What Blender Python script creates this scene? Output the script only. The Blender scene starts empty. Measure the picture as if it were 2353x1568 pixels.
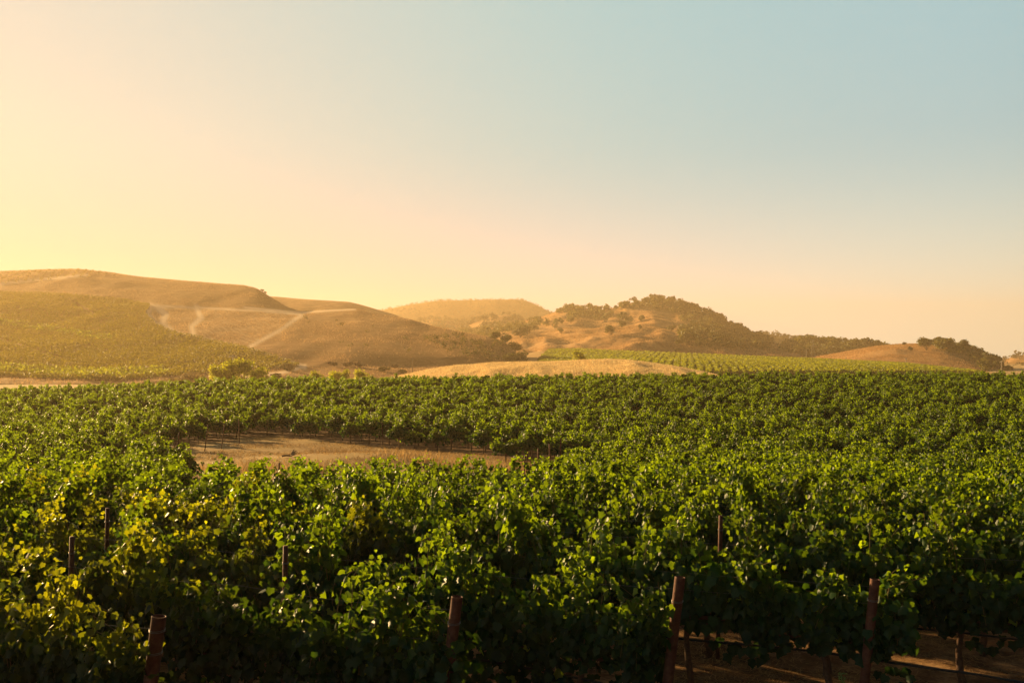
import bpy, math, random
import numpy as np
from mathutils import Vector

# ------------------------------------------------------------------ camera, world, sun, exposure
scene = bpy.context.scene
COL = scene.collection
CAMZ = 3.8
FPX = 2352 * 35 / 36.0          # focal length in the units of a 2352 px wide frame
HX, HY = 1176.0, 820.0          # principal column / horizon line in that frame

cam_d = bpy.data.cameras.new("camera")
cam_d.lens = 35
cam_d.sensor_width = 36
cam_d.shift_y = 36 / 2352.0
cam_d.clip_start = 0.1
cam_d.clip_end = 20000
cam = bpy.data.objects.new("camera", cam_d)
cam.location = (0, 0, CAMZ)
cam.rotation_euler = (math.radians(90), 0, 0)
COL.objects.link(cam)
scene.camera = cam

GLOW_AZ = math.radians(-58)
SUN_AZ, SUN_EL = math.radians(-46), math.radians(13.5)     # azimuth measured from +Y towards +X
sd = Vector((math.sin(SUN_AZ) * math.cos(SUN_EL), math.cos(SUN_AZ) * math.cos(SUN_EL), math.sin(SUN_EL)))
sun_d = bpy.data.lights.new("sun", 'SUN')
sun_d.energy = 5.0
sun_d.angle = math.radians(0.6)
sun_d.color = (1.0, 0.66, 0.27)
sun = bpy.data.objects.new("sun", sun_d)
sun.rotation_euler = (-sd).to_track_quat('-Z', 'Y').to_euler()
sun.location = (-100, 60, 60)
COL.objects.link(sun)

scene.view_settings.view_transform = 'Standard'
scene.view_settings.look = 'None'
scene.view_settings.exposure = 1.5
scene.view_settings.gamma = 1.0
scene.render.engine = 'CYCLES'
scene.cycles.max_bounces = 3
scene.cycles.transmission_bounces = 4
scene.cycles.transparent_max_bounces = 8
scene.cycles.volume_bounces = 0
scene.cycles.use_denoising = True


def lin(r, g, b):
    f = lambda c: (c / 255 / 12.92) if c / 255 <= 0.04045 else ((c / 255 + 0.055) / 1.055) ** 2.4
    return (f(r), f(g), f(b), 1.0)


world = bpy.data.worlds.new("World")
scene.world = world
world.use_nodes = True
wn, wl = world.node_tree.nodes, world.node_tree.links
wn.clear()
w_out = wn.new('ShaderNodeOutputWorld')
w_bg = wn.new('ShaderNodeBackground')
w_sky = wn.new('ShaderNodeTexSky')
w_sky.sky_type = 'NISHITA'
w_sky.sun_disc = False
w_sky.sun_elevation = SUN_EL
w_sky.sun_rotation = SUN_AZ
w_sky.dust_density = 3.0
w_tc = wn.new('ShaderNodeTexCoord')
w_dot = wn.new('ShaderNodeVectorMath'); w_dot.operation = 'DOT_PRODUCT'
w_dot.inputs[1].default_value = (math.sin(GLOW_AZ), math.cos(GLOW_AZ), 0.0)
w_sep = wn.new('ShaderNodeSeparateXYZ')
wl.new(w_tc.outputs['Generated'], w_dot.inputs[0])
wl.new(w_tc.outputs['Generated'], w_sep.inputs[0])


SKYK = 1.7      # ramp colours stop at 1: they are stored darker and the strength makes up for it


def w_ramp(stops):
    stops = [(p, tuple(v / SKYK for v in c[:3]) + (1,)) for p, c in stops]
    r = wn.new('ShaderNodeValToRGB')
    r.color_ramp.interpolation = 'B_SPLINE'
    e = r.color_ramp.elements
    e[0].position, e[0].color = stops[0]
    e[1].position, e[1].color = stops[-1]
    for p, c in stops[1:-1]:
        k = e.new(p); k.color = c
    return r


# sky at the horizon and sky 20 degrees up, both by the angle to the sun
mp = wn.new('ShaderNodeMapRange')
mp.inputs['From Min'].default_value = -1.0
wl.new(w_dot.outputs['Value'], mp.inputs['Value'])
T = lambda t: (t + 1) / 2
r_low = w_ramp([(0.0, lin(50, 54, 58)), (T(-0.3), lin(90, 96, 98)), (T(0.0), lin(236, 254, 234)), (T(0.25), lin(226, 246, 236)),
                (T(0.5), lin(222, 216, 222)), (T(0.7), lin(216, 184, 190)), (T(0.88), lin(208, 142, 172)), (1.0, lin(180, 128, 130))])
r_high = w_ramp([(0.0, lin(20, 38, 50)), (T(-0.3), lin(50, 84, 96)), (T(0.0), lin(156, 206, 217)), (T(0.2), lin(156, 203, 214)),
                 (T(0.45), lin(152, 206, 213)), (T(0.7), lin(184, 207, 205)), (T(0.9), lin(206, 208, 200)), (1.0, lin(190, 170, 150))])
wl.new(mp.outputs[0], r_low.inputs[0]); wl.new(mp.outputs[0], r_high.inputs[0])
r_el = wn.new('ShaderNodeValToRGB')
r_el.color_ramp.interpolation = 'EASE'
r_el.color_ramp.elements[0].position = 0.0
r_el.color_ramp.elements[1].position = 0.22
wl.new(w_sep.outputs['Z'], r_el.inputs[0])
r_top = wn.new('ShaderNodeMapRange')
r_top.inputs['From Min'].default_value = 0.34; r_top.inputs['From Max'].default_value = 0.8
wl.new(w_sep.outputs['Z'], r_top.inputs['Value'])


def w_mix(fac, a, b):
    m = wn.new('ShaderNodeMixRGB')
    for s, v in zip(m.inputs, (fac, a, b)):
        if hasattr(v, 'links'):
            wl.new(v, s)
        else:
            s.default_value = v
    return m.outputs[0]


g1 = w_mix(r_el.outputs[0], r_low.outputs[0], r_high.outputs[0])
g2 = w_mix(r_top.outputs[0], g1, tuple(v / SKYK for v in lin(26, 52, 66)[:3]) + (1,))
ns = wn.new('ShaderNodeVectorMath'); ns.operation = 'SCALE'
ns.inputs['Scale'].default_value = 0.07 / SKYK
wl.new(w_sky.outputs[0], ns.inputs[0])
g3 = w_mix(0.05, g2, ns.outputs[0])
wl.new(g3, w_bg.inputs[0])
w_bg.inputs[1].default_value = 0.35 * SKYK
wl.new(w_bg.outputs[0], w_out.inputs[0])

rng = np.random.default_rng(7)
random.seed(7)


# ------------------------------------------------------------------ helpers
def at(px, py, Y):
    """world point seen at a place of the 2352 px frame, Y metres in front of the camera"""
    return np.array([(px - HX) / FPX * Y, Y, CAMZ - (py - HY) / FPX * Y])


def pix(p):
    p = np.asarray(p, float)
    return np.stack([HX + FPX * p[..., 0] / p[..., 1], HY + FPX * (CAMZ - p[..., 2]) / p[..., 1]], -1)


def inside(poly, pts):
    poly = np.asarray(poly, float); x, y = pts[..., 0], pts[..., 1]
    r = np.zeros(x.shape, bool)
    j = len(poly) - 1
    for i in range(len(poly)):
        xi, yi = poly[i]; xj, yj = poly[j]
        c = ((yi > y) != (yj > y)) & (x < (xj - xi) * (y - yi) / (yj - yi + 1e-12) + xi)
        r ^= c
        j = i
    return r


def _hash(ix, iy, seed):
    h = (ix * 374761393 + iy * 668265263 + seed * 1442695041) & 0xFFFFFFFF
    h = ((h ^ (h >> 13)) * 1274126177) & 0xFFFFFFFF
    return ((h ^ (h >> 16)) & 0xFFFF) / 65535.0


def vnoise(x, y, seed=0):
    xi, yi = np.floor(x).astype(np.int64), np.floor(y).astype(np.int64)
    fx, fy = x - xi, y - yi
    u, v = fx * fx * (3 - 2 * fx), fy * fy * (3 - 2 * fy)
    a, b = _hash(xi, yi, seed), _hash(xi + 1, yi, seed)
    c, d = _hash(xi, yi + 1, seed), _hash(xi + 1, yi + 1, seed)
    return (a * (1 - u) + b * u) * (1 - v) + (c * (1 - u) + d * u) * v


def fbm(x, y, seed=0, octv=4):
    s, a, t = 0, 1.0, 0
    for k in range(octv):
        s = s + a * vnoise(x * 2 ** k, y * 2 ** k, seed + k * 17)
        t += a
        a *= 0.5
    return s / t


def mesh_from(name, V, faces, mats=(), fmat=None, attrs=None, smooth=False):
    """faces: list of (n, k) integer arrays; attrs: {name: per-vertex float array}"""
    me = bpy.data.meshes.new(name)
    V = np.ascontiguousarray(V, np.float32)
    faces = [np.asarray(f, np.int32) for f in faces if len(f)]
    loops = np.concatenate([f.ravel() for f in faces])
    counts = np.concatenate([np.full(len(f), f.shape[1], np.int32) for f in faces])
    starts = np.concatenate([[0], np.cumsum(counts)[:-1]]).astype(np.int32)
    me.vertices.add(len(V)); me.vertices.foreach_set('co', V.ravel())
    me.loops.add(len(loops)); me.loops.foreach_set('vertex_index', loops)
    me.polygons.add(len(counts)); me.polygons.foreach_set('loop_start', starts); me.polygons.foreach_set('loop_total', counts)
    if fmat is not None:
        me.polygons.foreach_set('material_index', np.asarray(fmat, np.int32))
    me.polygons.foreach_set('use_smooth', np.full(len(counts), smooth, bool))
    for k, a in (attrs or {}).items():
        at_ = me.attributes.new(k, 'FLOAT', 'POINT')
        at_.data.foreach_set('value', np.asarray(a, np.float32))
    for m in mats:
        me.materials.append(m)
    me.update(calc_edges=True)
    me.validate()
    return me


class MB:
    """collects pieces into one mesh"""
    def __init__(s):
        s.V, s.F, s.A, s.M, s.n = [], {}, [], {}, 0

    def add(s, V, faces, leaf=None, mat=0):
        V = np.asarray(V, float)
        for f in faces:
            f = np.asarray(f, np.int64)
            s.F.setdefault(f.shape[1], []).append(f + s.n)
            s.M.setdefault(f.shape[1], []).append(np.full(len(f), mat))
        s.V.append(V)
        s.A.append(np.zeros(len(V)) if leaf is None else np.broadcast_to(leaf, (len(V),)))
        s.n += len(V)

    def tube(s, pts, rad, seg=7, cap=True, mat=0, leaf=None):
        pts = np.asarray(pts, float); n = len(pts)
        rad = np.broadcast_to(rad, (n,))
        d = np.gradient(pts, axis=0); d /= np.linalg.norm(d, axis=1)[:, None] + 1e-9
        ref = np.array([0.0, 0, 1]) if abs(d[0, 2]) < .9 else np.array([1.0, 0, 0])
        a = np.cross(d, ref); a /= np.linalg.norm(a, axis=1)[:, None] + 1e-9
        b = np.cross(d, a)
        th = np.arange(seg) * 2 * math.pi / seg
        V = pts[:, None] + rad[:, None, None] * (np.cos(th)[None, :, None] * a[:, None] + np.sin(th)[None, :, None] * b[:, None])
        i = np.arange(n - 1)[:, None] * seg; j = np.arange(seg)[None]; k = (j + 1) % seg
        q = np.stack([i + j, i + k, i + seg + k, i + seg + j], -1).reshape(-1, 4)
        fs = [q]
        if cap:
            fs += [np.arange(seg)[None, ::-1], ((n - 1) * seg + np.arange(seg))[None]]
        s.add(V.reshape(-1, 3), fs, mat=mat, leaf=leaf)

    def box(s, c, h, mat=0):
        c = np.asarray(c, float)
        sg = np.array([[x, y, z] for z in (-1, 1) for y in (-1, 1) for x in (-1, 1)])
        s.add(c + sg * np.asarray(h), [[[0, 2, 3, 1], [4, 5, 7, 6], [0, 1, 5, 4], [2, 6, 7, 3], [0, 4, 6, 2], [1, 3, 7, 5]]], mat=mat)

    def leaves(s, C, D, N, size, tpl, val):
        """C centres, D tip directions, N normals (n,3), size (n,), tpl (verts, faces), val per leaf"""
        N = N / (np.linalg.norm(N, axis=1)[:, None] + 1e-9)
        D = D - (D * N).sum(1)[:, None] * N
        D = D / (np.linalg.norm(D, axis=1)[:, None] + 1e-9)
        S = np.cross(N, D)
        tv, tf = tpl
        V = C[:, None] + size[:, None, None] * (tv[None, :, 0:1] * D[:, None] + tv[None, :, 1:2] * S[:, None] + tv[None, :, 2:3] * N[:, None])
        k = len(tv)
        off = (np.arange(len(C)) * k)[:, None, None]
        fs = [(np.asarray(f)[None] + off).reshape(-1, np.asarray(f).shape[1]) for f in tf]
        s.add(V.reshape(-1, 3), fs, leaf=np.repeat(val, k))

    def mesh(s, name, mats=(), smooth=False):
        ks = sorted(s.F)
        return mesh_from(name, np.concatenate(s.V), [np.concatenate(s.F[k]) for k in ks], mats,
                         np.concatenate([np.concatenate(s.M[k]) for k in ks]), {'leaf': np.concatenate(s.A)}, smooth)


def obj(name, data, parent=None, loc=None, rz=0.0, sc=None):
    o = bpy.data.objects.new(name, data)
    COL.objects.link(o)
    if parent is not None:
        o.parent = parent
    if loc is not None:
        o.location = tuple(float(v) for v in loc)
    if rz:
        o.rotation_euler.z = rz
    if sc is not None:
        o.scale = sc if hasattr(sc, '__len__') else (sc,) * 3
    return o


def tag(o, label=None, cat=None, group=None, kind=None):
    if label: o['label'] = label
    if cat: o['category'] = cat
    if group: o['group'] = group
    if kind: o['kind'] = kind
    return o


# ------------------------------------------------------------------ materials
def new_mat(name):
    m = bpy.data.materials.new(name)
    m.use_nodes = True
    nt = m.node_tree
    nt.nodes.clear()
    return m, nt.nodes, nt.links


def ramp(n, stops, interp='LINEAR'):
    r = n.new('ShaderNodeValToRGB')
    r.color_ramp.interpolation = interp
    e = r.color_ramp.elements
    e[0].position, e[0].color = stops[0][0], (*stops[0][1], 1)
    e[1].position, e[1].color = stops[-1][0], (*stops[-1][1], 1)
    for p, c in stops[1:-1]:
        k = e.new(p); k.color = (*c, 1)
    return r


def leaf_mat(name, dark, mid, pale, trans, tfac=0.42, gloss=0.35, yellow=None):
    m, n, l = new_mat(name)
    out = n.new('ShaderNodeOutputMaterial')
    at_ = n.new('ShaderNodeAttribute'); at_.attribute_name = 'leaf'
    oi = n.new('ShaderNodeObjectInfo')
    stops = [(0.0, dark), (0.5, mid), (0.9, pale)]
    if yellow:
        stops.append((1.0, yellow))
    rp = ramp(n, stops)
    l.new(at_.outputs['Fac'], rp.inputs[0])
    hs = n.new('ShaderNodeHueSaturation')
    mr = n.new('ShaderNodeMapRange'); mr.inputs['To Min'].default_value = 0.75; mr.inputs['To Max'].default_value = 1.2
    l.new(oi.outputs['Random'], mr.inputs['Value']); l.new(mr.outputs[0], hs.inputs['Value'])
    l.new(rp.outputs[0], hs.inputs['Color'])
    # faint veins and blotches
    tc = n.new('ShaderNodeTexCoord')
    nz = n.new('ShaderNodeTexNoise'); nz.inputs['Scale'].default_value = 14.0; nz.inputs['Detail'].default_value = 3
    l.new(tc.outputs['Object'], nz.inputs['Vector'])
    mrn = n.new('ShaderNodeMapRange'); mrn.inputs['To Min'].default_value = 0.7; mrn.inputs['To Max'].default_value = 1.3
    l.new(nz.outputs[0], mrn.inputs['Value'])
    mul = n.new('ShaderNodeVectorMath'); mul.operation = 'SCALE'
    l.new(hs.outputs[0], mul.inputs[0]); l.new(mrn.outputs[0], mul.inputs['Scale'])
    pb = n.new('ShaderNodeBsdfPrincipled')
    l.new(mul.outputs[0], pb.inputs['Base Color'])
    pb.inputs['Roughness'].default_value = gloss
    pb.inputs['Specular IOR Level'].default_value = 0.28
    tr = n.new('ShaderNodeBsdfTranslucent')
    tm = n.new('ShaderNodeMixRGB'); tm.blend_type = 'MULTIPLY'; tm.inputs[0].default_value = 1.0
    if not yellow:
        r2 = ramp(n, [(0.0, tuple(c * 0.6 for c in trans)), (0.6, trans), (1.0, tuple(min(1, c * 1.3) for c in trans))])
    else:
        r2 = ramp(n, [(0.0, (trans[0] * .06, trans[1] * .10, trans[2])), (0.35, (trans[0] * .24, trans[1] * .34, trans[2])), (0.65, tuple(c * 1.05 for c in trans)), (1.0, tuple(min(.9, c * 1.9) for c in trans))])  # vine leaves: sun and shade contrast widened in the translucent colour
    l.new(at_.outputs['Fac'], r2.inputs[0])
    l.new(r2.outputs[0], tm.inputs[1])
    vs = n.new('ShaderNodeCombineXYZ')
    for i in range(3):
        l.new(mr.outputs[0], vs.inputs[i])
    l.new(vs.outputs[0], tm.inputs[2])
    l.new(tm.outputs[0], tr.inputs['Color'])
    mx = n.new('ShaderNodeMixShader'); mx.inputs[0].default_value = tfac
    l.new(pb.outputs[0], mx.inputs[1]); l.new(tr.outputs[0], mx.inputs[2])
    l.new(mx.outputs[0], out.inputs['Surface'])
    return m


def solid_mat(name, stops, scale=6.0, rough=0.85, bump=0.3, metallic=0.0, stretch=None, detail=6):
    m, n, l = new_mat(name)
    out = n.new('ShaderNodeOutputMaterial')
    tc = n.new('ShaderNodeTexCoord')
    mpn = n.new('ShaderNodeMapping')
    if stretch:
        mpn.inputs['Scale'].default_value = stretch
    l.new(tc.outputs['Object'], mpn.inputs['Vector'])
    nz = n.new('ShaderNodeTexNoise'); nz.inputs['Scale'].default_value = scale; nz.inputs['Detail'].default_value = detail
    nz.inputs['Roughness'].default_value = 0.65
    l.new(mpn.outputs[0], nz.inputs['Vector'])
    rp = ramp(n, stops)
    l.new(nz.outputs[0], rp.inputs[0])
    pb = n.new('ShaderNodeBsdfPrincipled')
    pb.inputs['Roughness'].default_value = rough
    pb.inputs['Metallic'].default_value = metallic
    pb.inputs['Specular IOR Level'].default_value = 0.25
    l.new(rp.outputs[0], pb.inputs['Base Color'])
    bp = n.new('ShaderNodeBump'); bp.inputs['Strength'].default_value = bump; bp.inputs['Distance'].default_value = 0.02
    l.new(nz.outputs[0], bp.inputs['Height']); l.new(bp.outputs[0], pb.inputs['Normal'])
    l.new(pb.outputs[0], out.inputs['Surface'])
    return m


def terrain_mat(name, stops, scales=(0.02, 0.15, 2.0), track=None, cover=None, bump=0.6, bdist=0.6, stretch=(1, 1, 1)):
    """dry grassland: three sizes of noise; 'track' and 'cover' are ground types stored on the mesh"""
    m, n, l = new_mat(name)
    out = n.new('ShaderNodeOutputMaterial')
    tc = n.new('ShaderNodeTexCoord')
    mpn = n.new('ShaderNodeMapping'); mpn.inputs['Scale'].default_value = stretch
    l.new(tc.outputs['Object'], mpn.inputs['Vector'])
    prev = None
    for sc_, wgt in zip(scales, (0.4, 0.35, 0.25)):
        nz = n.new('ShaderNodeTexNoise'); nz.inputs['Scale'].default_value = sc_; nz.inputs['Detail'].default_value = 5
        nz.inputs['Roughness'].default_value = 0.62
        l.new(mpn.outputs[0], nz.inputs['Vector'])
        mu = n.new('ShaderNodeMath'); mu.operation = 'MULTIPLY'; mu.inputs[1].default_value = wgt
        l.new(nz.outputs[0], mu.inputs[0])
        if prev is None:
            prev = mu.outputs[0]
        else:
            ad = n.new('ShaderNodeMath'); ad.operation = 'ADD'
            l.new(prev, ad.inputs[0]); l.new(mu.outputs[0], ad.inputs[1]); prev = ad.outputs[0]
    rp = ramp(n, stops)
    l.new(prev, rp.inputs[0])
    col = rp.outputs[0]
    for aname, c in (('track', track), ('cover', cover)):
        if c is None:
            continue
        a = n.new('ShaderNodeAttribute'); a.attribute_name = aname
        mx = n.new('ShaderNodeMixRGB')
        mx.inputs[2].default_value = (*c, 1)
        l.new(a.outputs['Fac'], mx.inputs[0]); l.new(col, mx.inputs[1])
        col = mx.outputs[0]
    pb = n.new('ShaderNodeBsdfPrincipled')
    pb.inputs['Roughness'].default_value = 0.95
    pb.inputs['Specular IOR Level'].default_value = 0.05
    l.new(col, pb.inputs['Base Color'])
    bp = n.new('ShaderNodeBump'); bp.inputs['Strength'].default_value = bump; bp.inputs['Distance'].default_value = bdist
    l.new(prev, bp.inputs['Height']); l.new(bp.outputs[0], pb.inputs['Normal'])
    l.new(pb.outputs[0], out.inputs['Surface'])
    return m


M_VINE = leaf_mat('vine_leaf', (0.005, 0.030, 0.010), (0.012, 0.058, 0.012), (0.034, 0.083, 0.008), (0.25, 0.35, 0.005), 0.45, 0.48, (0.13, 0.15, 0.02))
M_VINE_FLARE = leaf_mat('flare_warmed_vine_leaf', (0.009, 0.030, 0.008), (0.022, 0.055, 0.010), (0.05, 0.085, 0.010), (0.40, 0.41, 0.006), 0.48, 0.48, (0.2, 0.17, 0.02))  # leaf colour warmed to carry the sun flare on the left
M_CANE = solid_mat('green_cane', [(0.3, (0.10, 0.12, 0.03)), (0.7, (0.20, 0.11, 0.05))], 20)
M_TRUNK = solid_mat('vine_bark', [(0.3, (0.05, 0.026, 0.016)), (0.7, (0.15, 0.08, 0.05))], 30, bump=0.9)
M_RUST = solid_mat('rusty_steel', [(0.3, (0.06, 0.022, 0.015)), (0.55, (0.11, 0.042, 0.027)), (0.75, (0.17, 0.08, 0.05))], 16, 0.7, 0.4, 0.2)
M_WIRE = solid_mat('galvanised_wire', [(0.3, (0.12, 0.11, 0.10)), (0.7, (0.2, 0.19, 0.17))], 30, 0.4, 0.1, 0.8)
M_HOSE = solid_mat('black_hose', [(0.3, (0.010, 0.010, 0.012)), (0.7, (0.02, 0.02, 0.022))], 30, 0.5, 0.1)
M_GRAPE = solid_mat('green_grape', [(0.3, (0.10, 0.17, 0.04)), (0.7, (0.20, 0.26, 0.07))], 30, 0.35, 0.05)
M_SOIL = terrain_mat('vineyard_soil', [(0.38, (0.07, 0.036, 0.022)), (0.5, (0.18, 0.10, 0.055)), (0.60, (0.42, 0.26, 0.14))],
                     (0.5, 3.5, 26.0), bump=0.8, bdist=0.05, cover=(0.52, 0.37, 0.17), track=(0.80, 0.60, 0.34))
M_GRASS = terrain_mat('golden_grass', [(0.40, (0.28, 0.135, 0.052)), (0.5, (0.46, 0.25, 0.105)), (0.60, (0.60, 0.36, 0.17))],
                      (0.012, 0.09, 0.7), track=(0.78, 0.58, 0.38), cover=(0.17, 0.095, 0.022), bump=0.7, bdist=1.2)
M_MOUND = terrain_mat('pale_gold_grass', [(0.40, (0.58, 0.38, 0.17)), (0.5, (0.74, 0.51, 0.26)), (0.60, (0.80, 0.60, 0.34))],
                      (0.03, 0.2, 1.2), bump=0.5, bdist=0.6)
M_FIELD = terrain_mat('field_soil', [(0.36, (0.10, 0.05, 0.028)), (0.5, (0.16, 0.085, 0.045)), (0.64, (0.22, 0.13, 0.06))],
                      (0.02, 0.2, 1.0), track=(0.50, 0.32, 0.14), cover=(0.4, 0.26, 0.12), bump=0.4, bdist=0.5)
M_OAK = leaf_mat('oak_leaf', (0.038, 0.046, 0.012), (0.075, 0.080, 0.018), (0.12, 0.115, 0.03), (0.2, 0.18, 0.03), 0.3, 0.6)
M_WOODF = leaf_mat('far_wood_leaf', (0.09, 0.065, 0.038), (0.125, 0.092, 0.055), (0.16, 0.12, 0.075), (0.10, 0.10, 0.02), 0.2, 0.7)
M_COTTON = leaf_mat('poplar_leaf', (0.06, 0.09, 0.008), (0.11, 0.14, 0.012), (0.16, 0.18, 0.02), (0.68, 0.68, 0.02), 0.5, 0.5)
M_SHRUB = leaf_mat('red_shrub_leaf', (0.045, 0.022, 0.016), (0.075, 0.034, 0.022), (0.10, 0.05, 0.03), (0.10, 0.04, 0.02), 0.2, 0.7)
M_BRUSH = leaf_mat('dry_brush', (0.20, 0.14, 0.05), (0.30, 0.22, 0.08), (0.38, 0.28, 0.11), (0.30, 0.22, 0.07), 0.3, 0.8)
M_TUSSOCK = leaf_mat('tussock', (0.32, 0.165, 0.075), (0.48, 0.275, 0.125), (0.60, 0.38, 0.19), (0.55, 0.33, 0.145), 0.45, 0.8)
M_GREENBRUSH = leaf_mat('olive_brush', (0.06, 0.06, 0.02), (0.10, 0.09, 0.03), (0.14, 0.12, 0.04), (0.14, 0.12, 0.03), 0.3, 0.8)
M_STRAW = leaf_mat('straw', (0.22, 0.125, 0.05), (0.40, 0.25, 0.10), (0.52, 0.36, 0.17), (0.50, 0.32, 0.12), 0.4, 0.6)
M_PALEGRASS = leaf_mat('pale_straw', (0.58, 0.38, 0.18), (0.74, 0.53, 0.28), (0.82, 0.64, 0.38), (0.92, 0.68, 0.36), 0.5, 0.7)
M_FIELDVINE = leaf_mat('field_vine_leaf', (0.07, 0.070, 0.008), (0.10, 0.095, 0.010), (0.13, 0.12, 0.012), (0.40, 0.34, 0.010), 0.4, 0.6)
M_VALLEYVINE = leaf_mat('valley_vine_leaf', (0.05, 0.085, 0.010), (0.09, 0.125, 0.012), (0.13, 0.16, 0.016), (0.36, 0.38, 0.010), 0.4, 0.6)
M_WOOD = solid_mat('weathered_wood', [(0.3, (0.13, 0.085, 0.05)), (0.7, (0.26, 0.19, 0.12))], 12, 0.9)
M_PALEPOLE = solid_mat('pale_pole', [(0.3, (0.42, 0.36, 0.28)), (0.7, (0.55, 0.48, 0.38))], 12, 0.8)

# ------------------------------------------------------------------ ground
PB = [-60, 0, 12, 18, 25, 33, 42, 56, 76, 99, 124, 133, 152, 180, 215, 400, 9000]
ZB = [0, 0, 0, -.32, -.95, -1.5, -1.9, -2.1, -2.0, -1.2, -.35, -.5, -1.8, -3.0, -3.7, -4.0, -4.0]
_yy = np.linspace(-60, 500, 1200)
_zz = np.interp(_yy, PB, ZB)
_k = np.hanning(31); _k /= _k.sum()
_zz = np.convolve(np.pad(_zz, 15, mode='edge'), _k, mode='valid')


def gz(X, Y):
    X = np.asarray(X, float); Y = np.asarray(Y, float)
    z = np.interp(Y, _yy, _zz)
    a = X / np.maximum(np.abs(Y), 20) * np.sign(np.maximum(Y, 1e-3))
    lat = np.interp(a, [-.8, -.514, -.3, -.08, .25, .8], [-2.1, -1.65, -.45, -.08, .27, .32])
    w = np.clip((Y - 58) / 64, 0, 1) * np.clip((230 - Y) / 70, 0, 1)
    z = z + lat * w
    z = z + (fbm(X * .35, Y * .35, 3) - .5) * 0.12 * np.clip(Y / 4, 0, 1)
    # low hummock in the clearing
    z = z + 0.55 * np.exp(-(((X + 8) / 6.5) ** 2 + ((Y - 55) / 4.5) ** 2))
    return z


CLEAR = [(-10.5, 32), (0.8, 33.5), (4.0, 50), (-2, 59), (-9.0, 65), (-14, 71), (-19, 74), (-22, 67), (-21.5, 57), (-15, 44)]
CLEAR_NP = np.array(CLEAR, float)

ths = np.concatenate([np.linspace(-40, 40, 261), np.linspace(41, 319, 120)])
rs = np.concatenate([np.linspace(0.2, 14, 70), np.exp(np.linspace(math.log(14.3), math.log(7000), 170))])
TH, RR = np.meshgrid(np.radians(ths), rs)
GX, GY = np.sin(TH) * RR, np.cos(TH) * RR
GZ = gz(GX, GY)
nt_, nr_ = len(ths), len(rs)
i = np.arange(nr_ - 1)[:, None] * nt_; j = np.arange(nt_)[None]; k = (j + 1) % nt_
q = np.stack([i + j, i + k, i + nt_ + k, i + nt_ + j], -1).reshape(-1, 4)
pts = np.stack([GX, GY], -1)
clear_m = inside(CLEAR, pts).astype(float)
far_m = np.clip((GY - 190) / 20, 0, 1)
gcover = np.clip(clear_m * (.35 + .9 * (fbm(GX * .3, GY * .4, 44) - .2)) + far_m * .7, 0, 1)
gtrack_sun = np.clip(far_m * np.clip((fbm(GX * .02, GY * .05, 5) - .3) * 4, 0, 1) * .9 + clear_m * np.clip((fbm(GX * .16, GY * .5, 45) - .56) * 7, 0, .7), 0, 1)  # far dirt track, plus sunlit streaks painted on the clearing floor
me = mesh_from('ground', np.stack([GX, GY, GZ], -1).reshape(-1, 3), [q[:, ::-1]], [M_SOIL], None,
               {'cover': gcover.ravel(), 'track': gtrack_sun.ravel()}, True)
ground = tag(obj('ground', me), kind='structure')


# ------------------------------------------------------------------ hills: lofted terrain sheets
def seg_dist(P, line):
    line = np.asarray(line, float)
    d = np.full(P.shape[:-1], 1e9)
    for a, b in zip(line[:-1], line[1:]):
        ab = b - a
        t = np.clip(((P - a) * ab).sum(-1) / (ab @ ab), 0, 1)
        d = np.minimum(d, np.linalg.norm(P - a - t[..., None] * ab, axis=-1))
    return d


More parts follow.
